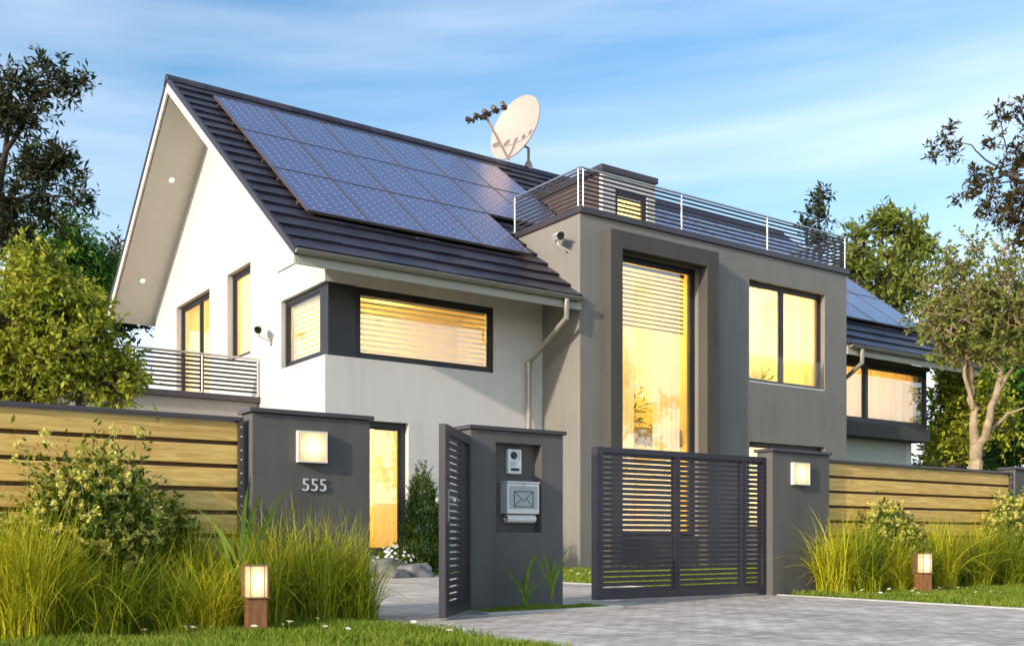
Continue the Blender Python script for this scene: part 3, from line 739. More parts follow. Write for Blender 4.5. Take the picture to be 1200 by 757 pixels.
def cam_at(u, v, planeX, off, look, wd, label, s):
    d = planeX / (VD + RD * (u - 600) / 1206.)[0]; p = at(u, v, d)
    return seccam(p + np.array([-off, 0, 0]), wd, look, label, s)
cam_at(318, 388, 8.91, .30, (-.5, -1., -.32), (1, 0, 0), 'white bullet security camera on the white gable wall left of the corner window', 1.05)
cam_at(667, 281, GX0, .30, (-.45, -1., -.18), (1, 0, 0), 'beige bullet security camera on the grey wall beneath the terrace railing', 1.15)

# ================================================================== PILLARS, FENCES, GATES
def pillar(x0, x1, y0, y1, h, label, niche=None):
    t = thing('gate_pillar', label, 'gate pillar', ((x0 + x1) / 2, (y0 + y1) / 2, 0))
    g = MB()
    if niche:
        g.holed(rect(x0, x1, 0, h), [rect(*niche)], mp('x', y0), 0, .12); g.box(x0, x1, y0 + .12, y1, 0, h)
    else: g.box(x0, x1, y0, y1, 0, h)
    g.build('body', 'pillar', t, bevel=.004)
    g = MB(); g.box(x0 - .03, x1 + .03, y0 - .03, y1 + .03, h + .002, h + .042); g.build('cap', 'cap', t, bevel=.005)
    return t
p555 = pillar(3.25, 4.37, 8.45, 8.70, 1.79, 'wide charcoal gate pillar bearing the house number 555')
pmail = pillar(5.5, 6.65, 8.5, 8.74, 1.79, 'charcoal pillar with recessed niche holding intercom and mailbox', (5.80, 6.37, .775, 1.675))
pright = pillar(10.0, 11.1, 8.57, 8.82, 1.79, 'charcoal gate pillar with wall lamp at the right end of the sliding gate')
pillar(15.72, 16.9, 8.62, 8.87, 1.79, 'charcoal fence pillar at the far right end of the wooden fence')
# house number
X5 = float((8.45 / (VD + RD * (368 - 600) / 1206.)[1] * (VD + RD * (368 - 600) / 1206.))[0])
cu = bpy.data.curves.new('house_number', 'FONT'); cu.body = '555'; cu.size = .158; cu.align_x = 'CENTER'; cu.extrude = .006; cu.space_character = 1.04
to = bpy.data.objects.new('tmp', cu); col.objects.link(to); bpy.context.view_layer.update()
me = bpy.data.meshes.new_from_object(to); bpy.data.objects.remove(to)
me.materials.clear(); me.materials.append(M['number'])
num = put(bpy.data.objects.new('house_number', me), (X5, 8.45 - .012, .72 + (630 - 574.5) * 8.98 / 1206), p555); num.rotation_euler = (R(90), 0, 0)

def wall_lamp(u0, u1, v0, v1, ypl, label, prj=.06):
    ra = VD + RD * ((u0 + u1) / 2 - 600) / 1206.; d = (ypl - prj) / ra[1]
    xa = at(u0, 600, (ypl - prj) / (VD + RD * (u0 - 600) / 1206.)[1])[0]; xb = at(u1, 600, (ypl - prj) / (VD + RD * (u1 - 600) / 1206.)[1])[0]
    z1 = at(0, (v0), d)[2]; z0 = at(0, (v1), d)[2]
    t = thing('wall_lamp', label, 'wall lamp', ((xa + xb) / 2, ypl, z0), 'square lamps on the gate pillars')
    g = MB(); g.holed(rect(xa, xb, z0, z1), [rect(xa + .012, xb - .012, z0 + .012, z1 - .012)], mp('x', ypl - prj), 0, prj - .012); g.box(xa, xb, ypl - .011, ypl - .001, z0, z1); g.build('housing', 'silver', t)
    g = MB(); g.box(xa + .013, xb - .013, ypl - prj + .006, ypl - .02, z0 + .013, z1 - .013); g.build('diffuser', 'lampdiff', t, bevel=.006)
    return t
def lampdiff():
    m, nt, b = newmat('wall_lamp_diffuser'); tc = N(nt, 'ShaderNodeTexCoord'); g_ = N(nt, 'ShaderNodeMapping')
    nt.links.new(tc.outputs['Generated'], g_.inputs[0]); g_.inputs['Location'].default_value = (-.5, 0, -.5); g_.inputs['Scale'].default_value = (1, 0, 1)
    ln = N(nt, 'ShaderNodeVectorMath', operation='LENGTH'); nt.links.new(g_.outputs[0], ln.inputs[0])
    r = ramp(nt, [(0., (1., .93, .66)), (.28, (1., .84, .46)), (.58, (.62, .40, .16))]); nt.links.new(ln.outputs['Value'], r.inputs['Fac'])
    nt.links.new(r.outputs[0], b.inputs['Emission Color']); b.inputs['Emission Strength'].default_value = .72; b.inputs['Base Color'].default_value = (.22, .19, .14, 1)
    return m
M['lampdiff'] = lampdiff()
wall_lamp(350, 384, 505, 542, 8.45, 'square lit wall lamp above the number 555')
wall_lamp(931, 949.5, 542, 568, 8.57, 'lit wall lamp on the pillar right of the sliding gate')

def fence(x0, x1, ypl, label, nb=8):
    t = thing('wooden_fence', label, 'fence', ((x0 + x1) / 2, ypl, 0))
    g = MB(); z = 1.705
    for k in range(nb):
        zz = z - k * .197; x = x0 + .04
        g.box(x0 + .04, x1 - .04, ypl, ypl + .028, zz - .162, zz)
    g.build('board_panel', 'board', t, bevel=.006)
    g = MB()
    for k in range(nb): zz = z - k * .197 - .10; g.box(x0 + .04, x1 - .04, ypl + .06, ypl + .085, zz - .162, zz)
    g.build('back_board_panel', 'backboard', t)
    g = MB(); g.box(x0, x1, ypl - .035, ypl + .11, 1.715, 1.75); g.build('top_rail', 'cap', t, bevel=.004)
    for xx in (x0, x1 - .04):
        g = MB(); g.box(xx, xx + .04, ypl - .03, ypl + .10, 0, 1.712); p_ = g.build('post', 'cap', t, bevel=.003)
        g = MB()
        for k in range(nb):
            for dz in (.04, .12): g.tube([(xx + .02, ypl - .037, z - k * .197 - dz), (xx + .02, ypl - .029, z - k * .197 - dz)], .007, 8)
        g.build('bolt', 'silver', p_)
    return t
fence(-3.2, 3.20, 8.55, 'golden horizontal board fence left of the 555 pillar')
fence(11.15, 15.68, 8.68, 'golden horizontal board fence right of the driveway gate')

# sliding driveway gate
t = thing('sliding_gate', 'wide dark slatted metal gate closing the driveway', 'gate', (8.6, 8.7, 0))
gx0, gx1, gy0, gy1, gz0, gz1 = 7.24, 9.985, 8.66, 8.74, .04, 1.72
g = MB(); g.box(gx0, gx0 + .09, gy0 - .01, gy1 + .01, gz0, gz1); g.box(gx1 - .06, gx1, gy0, gy1, gz0, gz1)
g.box(gx0 + .09, gx1 - .06, gy0, gy1, gz1 - .065, gz1); g.box(gx0 + .09, gx1 - .06, gy0, gy1, gz0, gz0 + .09)
g.build('frame', 'gate', t, bevel=.004)
for xx in (8.43, 9.55):
    g = MB(); g.box(xx, xx + .038, gy0 + .004, gy1 - .004, gz0 + .09, gz1 - .065); g.box(xx + .044, xx + .082, gy0 + .004, gy1 - .004, gz0 + .09, gz1 - .065); g.build('upright', 'gate', t)
g = MB(); n_s = 27; zz0, zz1 = gz0 + .105, gz1 - .075
segs = [(gx0 + .09, 8.43), (8.512, 9.55), (9.632, gx1 - .06)]
for k in range(n_s):
    z = zz0 + (zz1 - zz0) * k / (n_s - 1)
    for a, c in segs: g.obox(((a + c) / 2, 8.70, z), (1, 0, 0), (0, 1, 0), (0, 0, 1), (c - a) / 2, .014, .0205)
g.build('slat_panel', 'gate', t)
g = MB(); g.tube([(7.5, 8.69, .022), (7.5, 8.71, .022)], .02, 12); g.tube([(9.6, 8.69, .022), (9.6, 8.71, .022)], .02, 12); g.box(7.4, 7.6, 8.67, 8.73, .02, .045); g.box(9.5, 9.7, 8.67, 8.73, .02, .045); g.build('roller', 'steel', t)

# open pedestrian gate
hx, hy = 5.46, 8.47; ex, ey = 4.60, 7.56
dv = np.array([ex - hx, ey - hy, 0.]); Lg = np.linalg.norm(dv); dv /= Lg; nv = np.array([-dv[1], dv[0], 0.])
t = thing('garden_gate', 'narrow dark slatted metal gate standing open in front of the mailbox pillar', 'gate', (hx, hy, 0))
def gb(g, s0, s1, z0, z1, th): g.obox((*(np.array([hx, hy]) + dv[:2] * (s0 + s1) / 2), (z0 + z1) / 2), dv, nv, (0, 0, 1), (s1 - s0) / 2, th, (z1 - z0) / 2)
g = MB(); gb(g, .05, .13, .03, 1.70, .03); gb(g, Lg - .08, Lg, .03, 1.70, .03); gb(g, .13, Lg - .08, 1.62, 1.70, .03); gb(g, .13, Lg - .08, .03, .12, .03)
g.build('frame', 'gate', t, bevel=.003)
g = MB(); gb(g, .45, .53, .12, 1.62, .02); gb(g, .131, .449, .121, 1.619, .004); gb(g, Lg - .22, Lg - .081, .12, 1.62, .02); g.build('upright', 'gate', t)
g = MB()
for k in range(25): z = .135 + k * .0612; g.obox((*(np.array([hx, hy]) + dv[:2] * (.53 + Lg - .22) / 2), z), dv, nv, (0, 0, 1), (Lg - .22 - .53) / 2, .012, .022)
g.build('slat_panel', 'gate', t)
g = MB(); q = np.array([hx, hy, 1.0]) + dv * (Lg - .14)
g.obox(q + nv * .022, dv, nv, (0, 0, 1),   .03, .006, .14); g.obox(q - nv * .022, dv, nv, (0, 0, 1), .022, .006, .11)
for s_ in (1, -1):
    g.tube([q + nv * s_ * .02 + [0, 0, .05], q + nv * s_ * .075 + [0, 0, .05]], .011, 8); g.tube([q + nv * s_ * .075 + [0, 0, .05], q + nv * s_ * .08 - dv * .17 + [0, 0, .05]], .016, 8)
g.tube([q + nv * .02 - [0, 0, .05], q + nv * .035 - [0, 0, .05]], .014, 10)
g.build('handle', 'steel', t, smooth=True)
g = MB(); g.box(5.40, 5.455, 8.44, 8.50, .0, 1.72); g.tube([(5.43, 8.43, .3), (5.43, 8.43, .42)], .016, 10); g.tube([(5.43, 8.43, 1.3), (5.43, 8.43, 1.42)], .016, 10)
g.build('hinge_post', 'gate', t)

# intercom + mailbox in the niche (niche back at Y = 8.62)
nb_ = 8.62
def niche_x(u): return float(at(u, 0, (nb_ - .04) / (VD + RD * (u - 600) / 1206.)[1])[0])
def niche_z(u, v): return float(at(u, v, (nb_ - .05) / (VD + RD * (u - 600) / 1206.)[1])[2])
xa, xb, za, zb_ = niche_x(595), niche_x(611), niche_z(603, 555), niche_z(603, 526)
t = thing('intercom', 'silver door intercom with camera eye in the pillar niche', 'intercom', ((xa + xb) / 2, nb_, za))
g = MB(); g.box(xa, xb, nb_ - .045, nb_ - .001, za, zb_); g.build('housing', 'silver', t, bevel=.006)
yy = nb_ - .046; xc = (xa + xb) / 2; w_ = xb - xa; h_ = zb_ - za
g = MB(); g.tube([(xc - w_ * .07, yy + .002, zb_ - h_ * .26), (xc - w_ * .07, yy - .012, zb_ - h_ * .26)], [w_ * .24, w_ * .2], 20); g.build('lens', 'plastic', t, smooth=True)
g = MB()
for k in range(4): g.tube([(xc + w_ * .31, yy + .001, zb_ - h_ * (.14 + k * .09)), (xc + w_ * .31, yy - .002, zb_ - h_ * (.14 + k * .09))], .0045, 8)
for k in (0, 1): g.box(xc - w_ * .3, xc + w_ * .05, yy - .0015, yy + .001, zb_ - h_ * (.56 + .09 * k), zb_ - h_ * (.54 + .09 * k))
g.build('marking', 'plastic', t)
g = MB(); g.box(xc - w_ * .30, xc + w_ * .32, yy - .003, yy + .001, za + h_ * .12, za + h_ * .23); g.build('button', 'bar', t, bevel=.002)
xa, xb, za, zb_ = niche_x(588.5), niche_x(626), niche_z(607, 602), niche_z(607, 566.5)
t = thing('mailbox', 'silver mailbox with an envelope symbol and newspaper tube in the pillar niche', 'mailbox', ((xa + xb) / 2, nb_, za - .08))
g = MB(); y0 = nb_ - .13
g.box(xa, xb, y0, nb_ - .002, za, zb_); g.build('body', 'silver', t, bevel=.008)
g = MB(); g.box(xa - .006, xb + .006, y0 - .012, nb_ - .003, zb_ + .001, zb_ + .018); g.build('lid', 'silver', t, bevel=.004)
w_ = xb - xa; h_ = zb_ - za
g = MB(); g.box(xa + w_ * .07, xb - w_ * .07, y0 - .004, y0 + .002, za + h_ * .16, zb_ - h_ * .10); g.build('window', plain('frosted', (.42, .47, .45), .25), t)
g = MB(); ex0, ex1, ez0, ez1 = xa + w_ * .20, xb - w_ * .20, za + h_ * .22, zb_ - h_ * .26; ye = y0 - .007; wd_ = .0045
g.holed(rect(ex0, ex1, ez0, ez1), [rect(ex0 + wd_ * 1.6, ex1 - wd_ * 1.6, ez0 + wd_ * 1.6, ez1 - wd_ * 1.6)], mp('x', ye), 0, .004)
xm = (ex0 + ex1) / 2; zm = ez0 + (ez1 - ez0) * .38
def stroke(g, a, c):
    a = np.array(a); c = np.array(c); d = (c - a) / np.linalg.norm(c - a); n_ = np.array([d[1], -d[0]])
    m = (a + c) / 2; g.obox((m[0], ye + .0015, m[1]), (d[0], 0, d[1]), (0, 1, 0), (n_[0], 0, n_[1]), np.linalg.norm(c - a) / 2, .0022, wd_ / 2)
stroke(g, (ex0, ez1), (xm, zm)); stroke(g, (ex1, ez1), (xm, zm)); stroke(g, (ex0, ez0), (xm - (xm - ex0) * .28, zm + (ez1 - zm) * .22)); stroke(g, (ex1, ez0), (xm + (xm - ex0) * .28, zm + (ez1 - zm) * .22))
g.build('envelope_symbol', 'bar', t)
g = MB(); g.tube([(xm, y0 - .005, zb_ - h_ * .06), (xm, y0 - .012, zb_ - h_ * .06)], .01, 10); g.build('lock', 'steel', t, smooth=True)
g = MB(); n = 18; ro, ri = .040, .036; cz = za - .05; cy = y0 + .05
for k in range(n):
    a0, a1 = 2 * math.pi * (k + .0) / n * .92 + .8, 2 * math.pi * (k + 1) / n * .92 + .8
    P = [(r_ * math.cos(a), r_ * math.sin(a)) for r_, a in ((ro, a0), (ro, a1), (ri, a1), (ri, a0))]
    g.prism([(cy + p_, cz + q_) for p_, q_ in P], f, xa + .015, xb - .03)
g.build('newspaper_tube', 'silver', t, smooth=True)

# bollard lamps
def bollard(x, y, s, rz, label, wood='post'):
    t = thing('bollard_lamp', label, 'bollard lamp', (x, y, 0), 'low garden bollard lamps')
    g = MB(); g.box(x - .075 * s, x + .075 * s, y - .075 * s, y + .075 * s, 0, .265 * s); g.build('post', wood, t, bevel=.004)
    zb0, zt0 = .268 * s, .52 * s; e = .09 * s
    g = MB(); g.box(x - e, x + e, y - e, y + e, zb0, zb0 + .012); g.box(x - e, x + e, y - e, y + e, zt0 - .012, zt0)
    for i in (-1, 1):
        g.box(x + i * e * .99 - .008, x + i * e * .99 + .008, y - e * .25, y + e * 1, zb0 + .012, zt0 - .012)
        g.box(x + i * e * .55 - .003, x + i * e * .55 + .003, y - e * .98, y - e * .9, zb0 + .012, zt0 - .012)
    g.build('cage', 'bronze', t, bevel=.002)
    g = MB(); g.box(x - e * .82, x + e * .82, y - e * .86, y + e * .82, zb0 + .0125, zt0 - .0125); g.build('diffuser', 'lampdiff', t, bevel=.004)
    t.rotation_euler = (0, 0, rz); return t
bollard(2.88, 7.42, 1., R(-12), 'lit bollard lamp with bronze head in the left lawn before the 555 pillar')
bollard(11.72, 7.62, 1.02, R(-24), 'lit bollard lamp on reddish wooden post in the right lawn')

# ================================================================== PLANTS
def sprigs(S, Dn, length, nl, ll, lw, curl=.25, gather=.5):
    """leaves along sprigs: S starts, Dn unit dirs -> V,F (quads)"""
    n = len(S); L = length * RNG.uniform(.6, 1.2, n)
    t = (np.arange(nl) + .5) / nl
    t = np.tile(t, (n, 1)) + RNG.uniform(-.4, .4, (n, nl)) / nl
    up = np.zeros((n, 3)); up[:, 2] = 1
    P = S[:, None] + Dn[:, None] * (t * L[:, None])[..., None] + up[:, None] * (curl * (t ** 2 - t) * L[:, None])[..., None]
    a = RNG.normal(size=(n, nl, 3)); a -= (a * Dn[:, None]).sum(-1, keepdims=True) * Dn[:, None]; a /= np.linalg.norm(a, axis=-1, keepdims=True) + 1e-9
    ld = a * (1 - gather * .5) + Dn[:, None] * gather + RNG.normal(size=(n, nl, 3)) * .2; ld /= np.linalg.norm(ld, axis=-1, keepdims=True)
    sd_ = np.cross(ld, a + RNG.normal(size=(n, nl, 3)) * .6); sd_ /= np.linalg.norm(sd_, axis=-1, keepdims=True) + 1e-9
    l_ = (ll * RNG.uniform(.6, 1.25, (n, nl)))[..., None]; w_ = l_ * lw / ll * .5
    nm = np.cross(ld, sd_)
    V = np.stack([P, P + ld * l_ * .45 + sd_ * w_ + nm * w_ * .3, P + ld * l_, P + ld * l_ * .45 - sd_ * w_ + nm * w_ * .3], 2).reshape(-1, 3)
    return V, np.arange(len(V)).reshape(-1, 4)
def unit(v): return v / (np.linalg.norm(v, axis=-1, keepdims=True) + 1e-9)
def tree(name, label, cat, base, limbs, lobes, leaf, bark='barkdark', ll=.1, lw=.05, nl=12, dens=60, slen=.4, upb=.3, group=None, twig=.006, fill=.55, crown_trunk=True, gather=.5):
    """limbs: list of (points, radii); lobes: (centre, r(3) or r, weight)"""
    t = thing(name, label, cat, base, group)
    g = MB(); nodes = []
    for pts, rad in limbs:
        # subdivide with a little wander
        P = []; Rr = []
        for i in range(len(pts) - 1):
            a, c = np.array(pts[i], float), np.array(pts[i + 1], float); m = 4
            for k in range(m):
                s_ = k / m; w_ = np.linalg.norm(c - a) * .03 * (0 if (k == 0) else 1)
                P.append(a + (c - a) * s_ + RNG.normal(size=3) * w_); Rr.append(rad[i] + (rad[i + 1] - rad[i]) * s_)
        P.append(np.array(pts[-1], float)); Rr.append(rad[-1]); g.tube(P, Rr, 9); nodes += list(zip(P[2:], Rr[2:])) if len(P) > 3 else list(zip(P, Rr))
    NP = np.array([p for p, _ in nodes]); NR = np.array([r_ for _, r_ in nodes])
    Vs, Fs, o = [], [], 0
    for (c, r_, w_) in lobes:
        c = np.array(c, float); r3 = np.array(r_ if hasattr(r_, '__len__') else (r_,) * 3, float)
        dd = np.linalg.norm(NP - c, axis=1) + np.maximum(0, NP[:, 2] - c[2]) * .8; j = int(dd.argmin()); s = NP[j]
        mid = (s + c) / 2 + RNG.normal(size=3) * .06 * np.linalg.norm(c - s) + [0, 0, .08 * np.linalg.norm(c - s)]
        rr = min(NR[j] * .7, .012 + .02 * np.linalg.norm(c - s)); g.tube([s, mid, c], [rr, rr * .7, rr * .35], 6, cap=False)
        n = max(4, int(dens * w_))
        q = unit(RNG.normal(size=(n, 3))) * (RNG.uniform(0, 1, (n, 1)) ** fill); S = c + q * r3
        Dn = unit(q * 1.0 + RNG.normal(size=(n, 3)) * .45 + np.array([0, 0, upb]))
        V, F = sprigs(S, Dn, slen, nl, ll, lw, gather=gather); Vs.append(V); Fs.append(F + o); o += len(V)
        step = max(1, n // 14)
        for k in range(0, n, step):
            m = (c + S[k]) / 2 + RNG.normal(size=3) * .05 * r3; g.tube([c, m, S[k], S[k] + Dn[k] * slen * .8], [twig * 1.6, twig * 1.2, twig, twig * .4], 4, cap=False)
    g.build('trunk', bark, t, smooth=True, fixn=False)
    fastmesh('crown', np.concatenate(Vs), np.concatenate(Fs), leaf, t)
    return t
def blob_lobes(c, r3, n, lr, squash=1.):
    c = np.array(c, float); r3 = np.array(r3, float)
    q = unit(RNG.normal(size=(n, 3))) * (RNG.uniform(.35, 1., (n, 1)) ** .5); P = c + q * r3
    return [(p, (lr * RNG.uniform(.6, 1.25),) * 3, 1.) for p in P]

# yellow-green bush tree behind the left fence
d = 15.5
lob = []
for (u, v, ru, rvv, n) in ((30, 390, 52, 55, 30), (90, 415, 45, 42, 22), (128, 440, 26, 26, 12), (28, 325, 24, 22, 8), (20, 450, 50, 35, 18), (82, 368, 28, 22, 9), (-50, 400, 50, 70, 20), (50, 350, 30, 25, 8)):
    c = at(u, v, d); k = d / 1206; lob += blob_lobes(c, (ru * k, ru * k * 1.1, rvv * k), n, .30)
b0 = at(45, 630, d); b0[2] = 0
tree('bush_tree', 'broad yellow-green leafy bush tree rising behind the left wooden fence', 'tree', b0,
     [([b0, b0 + [.1, .1, 1.4], at(40, 430, d), at(45, 330, d)], [.12, .09, .06, .02]), ([b0 + [.1, .1, 1.2], at(90, 440, d), at(130, 420, d)], [.07, .04, .02]), ([b0 + [0, 0, 1.1], at(-10, 440, d), at(-50, 390, d)], [.07, .04, .02])],
     lob, 'yleaf', ll=.105, lw=.05, nl=11, dens=27, slen=.30, twig=.007)
# dark tall tree far left
d = 33.; k = d / 1206; lob = []
for (u, v, r_) in ((20, 90, 22), (45, 100, 18), (75, 95, 15), (95, 103, 8), (35, 130, 26), (5, 150, 30), (60, 180, 20), (35, 190, 26), (80, 190, 14), (50, 215, 22), (85, 235, 12), (107, 236, 7), (10, 240, 34), (45, 250, 20), (-20, 110, 35), (-30, 200, 45), (15, 280, 26), (60, 262, 14), (70, 78, 6), (45, 75, 8), (100, 215, 6), (-60, 150, 40)):
    m = max(1, int(r_ / 6)); c = at(u, v, d)
    for _ in range(m): lob.append((c + RNG.normal(size=3) * r_ * k * .42, (r_ * k * .38,) * 3, .5 + r_ / 40))
b0 = at(-20, 630, d); b0[2] = 0
tree('leafy_tree', 'tall dark-leaved tree with open twigs at the far left edge', 'tree', b0, [([b0, at(-15, 400, d), at(-5, 250, d), at(10, 120, d)], [.35, .25, .15, .04]), ([at(-10, 300, d), at(30, 230, d), at(85, 232, d)], [.12, .07, .02]), ([at(-8, 260, d), at(35, 190, d), at(75, 185, d)], [.1, .06, .02]), ([at(0, 200, d), at(35, 120, d), at(80, 98, d)], [.09, .05, .015])],
     lob, 'dleaf', ll=.27, lw=.075, nl=9, dens=15, slen=.6, twig=.012, upb=.1)
# bright green tree
d = 38.; k = d / 1206; lob = []
for (u, v, r_) in ((88, 280, 16), (75, 300, 20), (105, 300, 18), (90, 325, 24), (120, 330, 20), (60, 330, 20), (100, 350, 30), (30, 300, 20)):
    lob += blob_lobes(at(u, v, d), (r_ * k,) * 3, 4, .5)
b0 = at(92, 630, d); b0[2] = 0
tree('leafy_tree', 'bright green young tree between the dark tree and the gable', 'tree', b0, [([b0, at(92, 420, d), at(92, 290, d)], [.25, .15, .03])], lob, 'gleaf', ll=.26, lw=.09, nl=9, dens=24, slen=.6, twig=.01)
d = 44.; k = d / 1206
b0 = at(125, 630, d); b0[2] = 0
tree('leafy_tree', 'dark green tree tucked behind the left roof edge of the gable', 'tree', b0, [([b0, at(125, 400, d), at(125, 300, d)], [.25, .15, .03])], blob_lobes(at(128, 345, d), (22 * k, 22 * k, 50 * k), 18, .7), 'dleaf', ll=.3, lw=.1, nl=9, dens=26, slen=.7, twig=.01)

# tree in front of the right wing
d = 21.5; k = d / 1206; lob = []
for (u, v, ru, rvv, n) in ((1130, 355, 34, 42, 30), (1105, 385, 28, 24, 14), (1160, 395, 30, 28, 15), (1130, 308, 22, 18, 8), (1180, 350, 28, 48, 20), (1090, 350, 14, 12, 4), (1215, 380, 36, 60, 20), (1120, 418, 30, 8, 5), (1180, 300, 18, 12, 4)):
    lob += blob_lobes(at(u, v, d), (ru * k, ru * k, rvv * k), n, .30)
b0 = at(1143, 630, d); b0[2] = 0
fk = at(1144, 540, d)
tree('leafy_tree', 'olive-leaved tree with pale forked trunk behind the right fence', 'tree', b0,
     [([b0, fk], [.16, .14]), ([fk - [0, 0, .1], at(1141, 490, d), at(1137, 450, d + .3), at(1134, 400, d), at(1128, 320, d)], [.11, .075, .06, .045, .015]),
      ([fk - [0, 0, .1], at(1157, 500, d - .2), at(1168, 460, d), at(1176, 410, d), at(1182, 330, d)], [.11, .08, .065, .045, .015]),
      ([at(1168, 460, d), at(1180, 440, d), at(1196, 415, d), at(1215, 390, d)], [.05, .035, .03, .02]), ([at(1137, 450, d + .3), at(1125, 425, d), at(1110, 415, d), at(1090, 395, d)], [.06, .05, .04, .02]),
      ([at(1160, 505, d), at(1180, 485, d), at(1200, 478, d)], [.04, .03, .02]), ([at(1140, 480, d), at(1130, 440, d), at(1133, 415, d)], [.045, .035, .02])],
     lob, 'oleaf', 'bark', ll=.10, lw=.062, nl=9, dens=10, slen=.36, twig=.008, fill=.7)
# trees behind the right roof end
def backtree(u, d, tops, lobes_, label, leaf, ll=.4, lw=.14, dens=24, lr=.6):
    k = d / 1206; lob = []
    for (uu, v, r_) in lobes_: lob += blob_lobes(at(uu, v, d), (r_ * k,) * 3, max(2, int(r_ / 4)), lr * max(.35, min(1., r_ / 22)))
    b0 = at(u, 630, d); b0[2] = 0
    return tree('leafy_tree', label, 'tree', b0, [([b0, at(u, 420, d), at(u, tops, d)], [.3, .2, .05])], lob, leaf, ll=ll, lw=lw, nl=9, dens=dens, slen=.75, twig=.014, group='trees behind the house')
backtree(1035, 46., 275, [(1035, 275, 16), (1012, 290, 16), (1055, 290, 18), (1020, 320, 26), (1050, 330, 26), (1000, 320, 12), (1040, 260, 8), (1070, 285, 9), (1085, 300, 10), (1030, 350, 40)], 'dark green tree rising behind the right end of the solar roof', 'oleaf', ll=.36, lw=.12, dens=18)
backtree(958, 50., 240, [(958, 232, 7), (955, 245, 8), (965, 262, 10), (950, 270, 9), (972, 280, 11), (958, 290, 12)], 'slender dark treetop showing above the terrace railing', 'dleaf', ll=.30, lw=.10, dens=8, lr=.42)
backtree(1122, 33., 400, [(1118, 455, 16), (1124, 485, 20), (1122, 520, 20), (1140, 470, 20), (1112, 500, 10), (1135, 440, 14), (1150, 500, 22)], 'sunlit yellow-green shrub tree right beside the house end', 'yleaf', ll=.19, lw=.09, dens=34, lr=.5)
backtree(1165, 46., 300, [(1165, 450, 45), (1200, 430, 45), (1150, 510, 40), (1195, 510, 50), (1230, 470, 50), (1120, 400, 30), (1190, 380, 35), (1240, 400, 50), (1120, 540, 30)], 'dense dark green tree filling the gap behind the forked tree', 'oleaf', ll=.36, lw=.15, dens=26, lr=1.)
backtree(1190, 35., 400, [(1180, 440, 26), (1200, 470, 34), (1185, 510, 34), (1225, 430, 34), (1170, 480, 20), (1235, 500, 40)], 'bright green leafy tree between the forked tree and the right edge', 'gleaf', ll=.22, lw=.10, dens=30, lr=.6)
# dark branches coming in from the right
d = 12.; k = d / 1206; lob = []
for (u, v, r_) in ((1100, 170, 6), (1093, 180, 5), (1113, 165, 8), (1125, 172, 5), (1108, 152, 4), (1172, 130, 7), (1180, 145, 9), (1168, 160, 7), (1175, 170, 5), (1195, 125, 9), (1200, 140, 10), (1140, 205, 9), (1130, 228, 9), (1150, 218, 11), (1160, 235, 10), (1165, 205, 10), (1185, 195, 12), (1200, 190, 14), (1170, 250, 12), (1190, 240, 16), (1185, 268, 14), (1200, 262, 16), (1195, 222, 12), (1215, 160, 20), (1225, 220, 26), (1230, 270, 26), (1250, 130, 26), (1145, 238, 6), (1205, 285, 12)):
    m = max(1, int(r_ / 4)); c = at(u, v, d)
    for _ in range(m): lob.append((c + RNG.normal(size=3) * r_ * k * .4, (max(.03, r_ * k * .33),) * 3, .5 + r_ / 22))
b0 = at(1330, 640, d); b0[2] = 0
jn = at(1172, 198, d)
tree('leafy_tree', 'near tree with dark bronze leaves reaching in from the right edge', 'tree', b0,
     [([b0, at(1325, 420, d), at(1300, 300, d), at(1250, 200, d)], [.16, .12, .09, .04]), ([at(1300, 300, d), at(1240, 245, d), at(1200, 215, d), jn, at(1150, 183, d), at(1138, 170, d), at(1122, 167, d)], [.05, .03, .022, .012, .009, .007, .004]),
      ([jn, at(1180, 180, d), at(1175, 160, d), at(1172, 130, d)], [.012, .009, .007, .004]), ([at(1200, 215, d), at(1170, 215, d), at(1140, 212, d)], [.014, .009, .004]), ([at(1240, 245, d), at(1200, 250, d), at(1165, 245, d)], [.02, .012, .005]), ([at(1250, 200, d), at(1215, 160, d), at(1195, 130, d)], [.03, .016, .006])],
     lob, 'brleaf', ll=.085, lw=.028, nl=8, dens=6.5, slen=.14, twig=.003, upb=-.05)
# trees across the street, behind the camera: mirrored in the window glass
for (x, y, h, sp, lb) in ((30, -12, 9, 3.2, 'round tree across the street opposite the entrance block'), (40, -10, 10.5, 3.6, 'taller tree across the street opposite the right wing'), (20, -13, 8, 2.8, 'smaller tree across the street opposite the corner window')):
    b0 = np.array([x, y, 0.])
    tree('street_tree', lb, 'tree', b0, [([b0, b0 + [0, 0, h * .5], b0 + [.2, 0, h * .9]], [.25, .16, .03])], blob_lobes((x, y, h * .62), (sp, sp, h * .36), 26, .8), 'oleaf', ll=.34, lw=.14, nl=9, dens=16, slen=.6, twig=.012, group='trees across the street')

# conifer by the ground-floor window
def conifer(cx, cy, h, r0, label):
    t = thing('conifer', label, 'shrub', (cx, cy, 0)); g = MB(); g.tube([(cx, cy, 0), (cx, cy, h * .8)], [.05, .01], 8); g.build('trunk', 'bark', t)
    n = 2600; u_ = RNG.uniform(0, 1, n); z = h * (1 - np.sqrt(u_)) * .97 + .05; rr = r0 * (1 - z / h) ** .75 * (.55 + .45 * RNG.uniform(0, 1, n)) * (1 + .15 * np.sin(z * 17)); rr *= np.clip(z / .25, .5, 1)
    A_ = RNG.uniform(0, 2 * np.pi, n) + .5 * np.sin(z * 9); S = np.stack([cx + rr * np.cos(A_), cy + rr * np.sin(A_), z], 1)
    Dn = unit(np.stack([np.cos(A_) * .55, np.sin(A_) * .55, np.full(n, .95)], 1) + RNG.normal(size=(n, 3)) * .2)
    V, F = sprigs(S, Dn, .16, 10, .055, .022, gather=.8); fastmesh('crown', V, F, 'conifer', t)
cp = at(495, 630, 19.7)
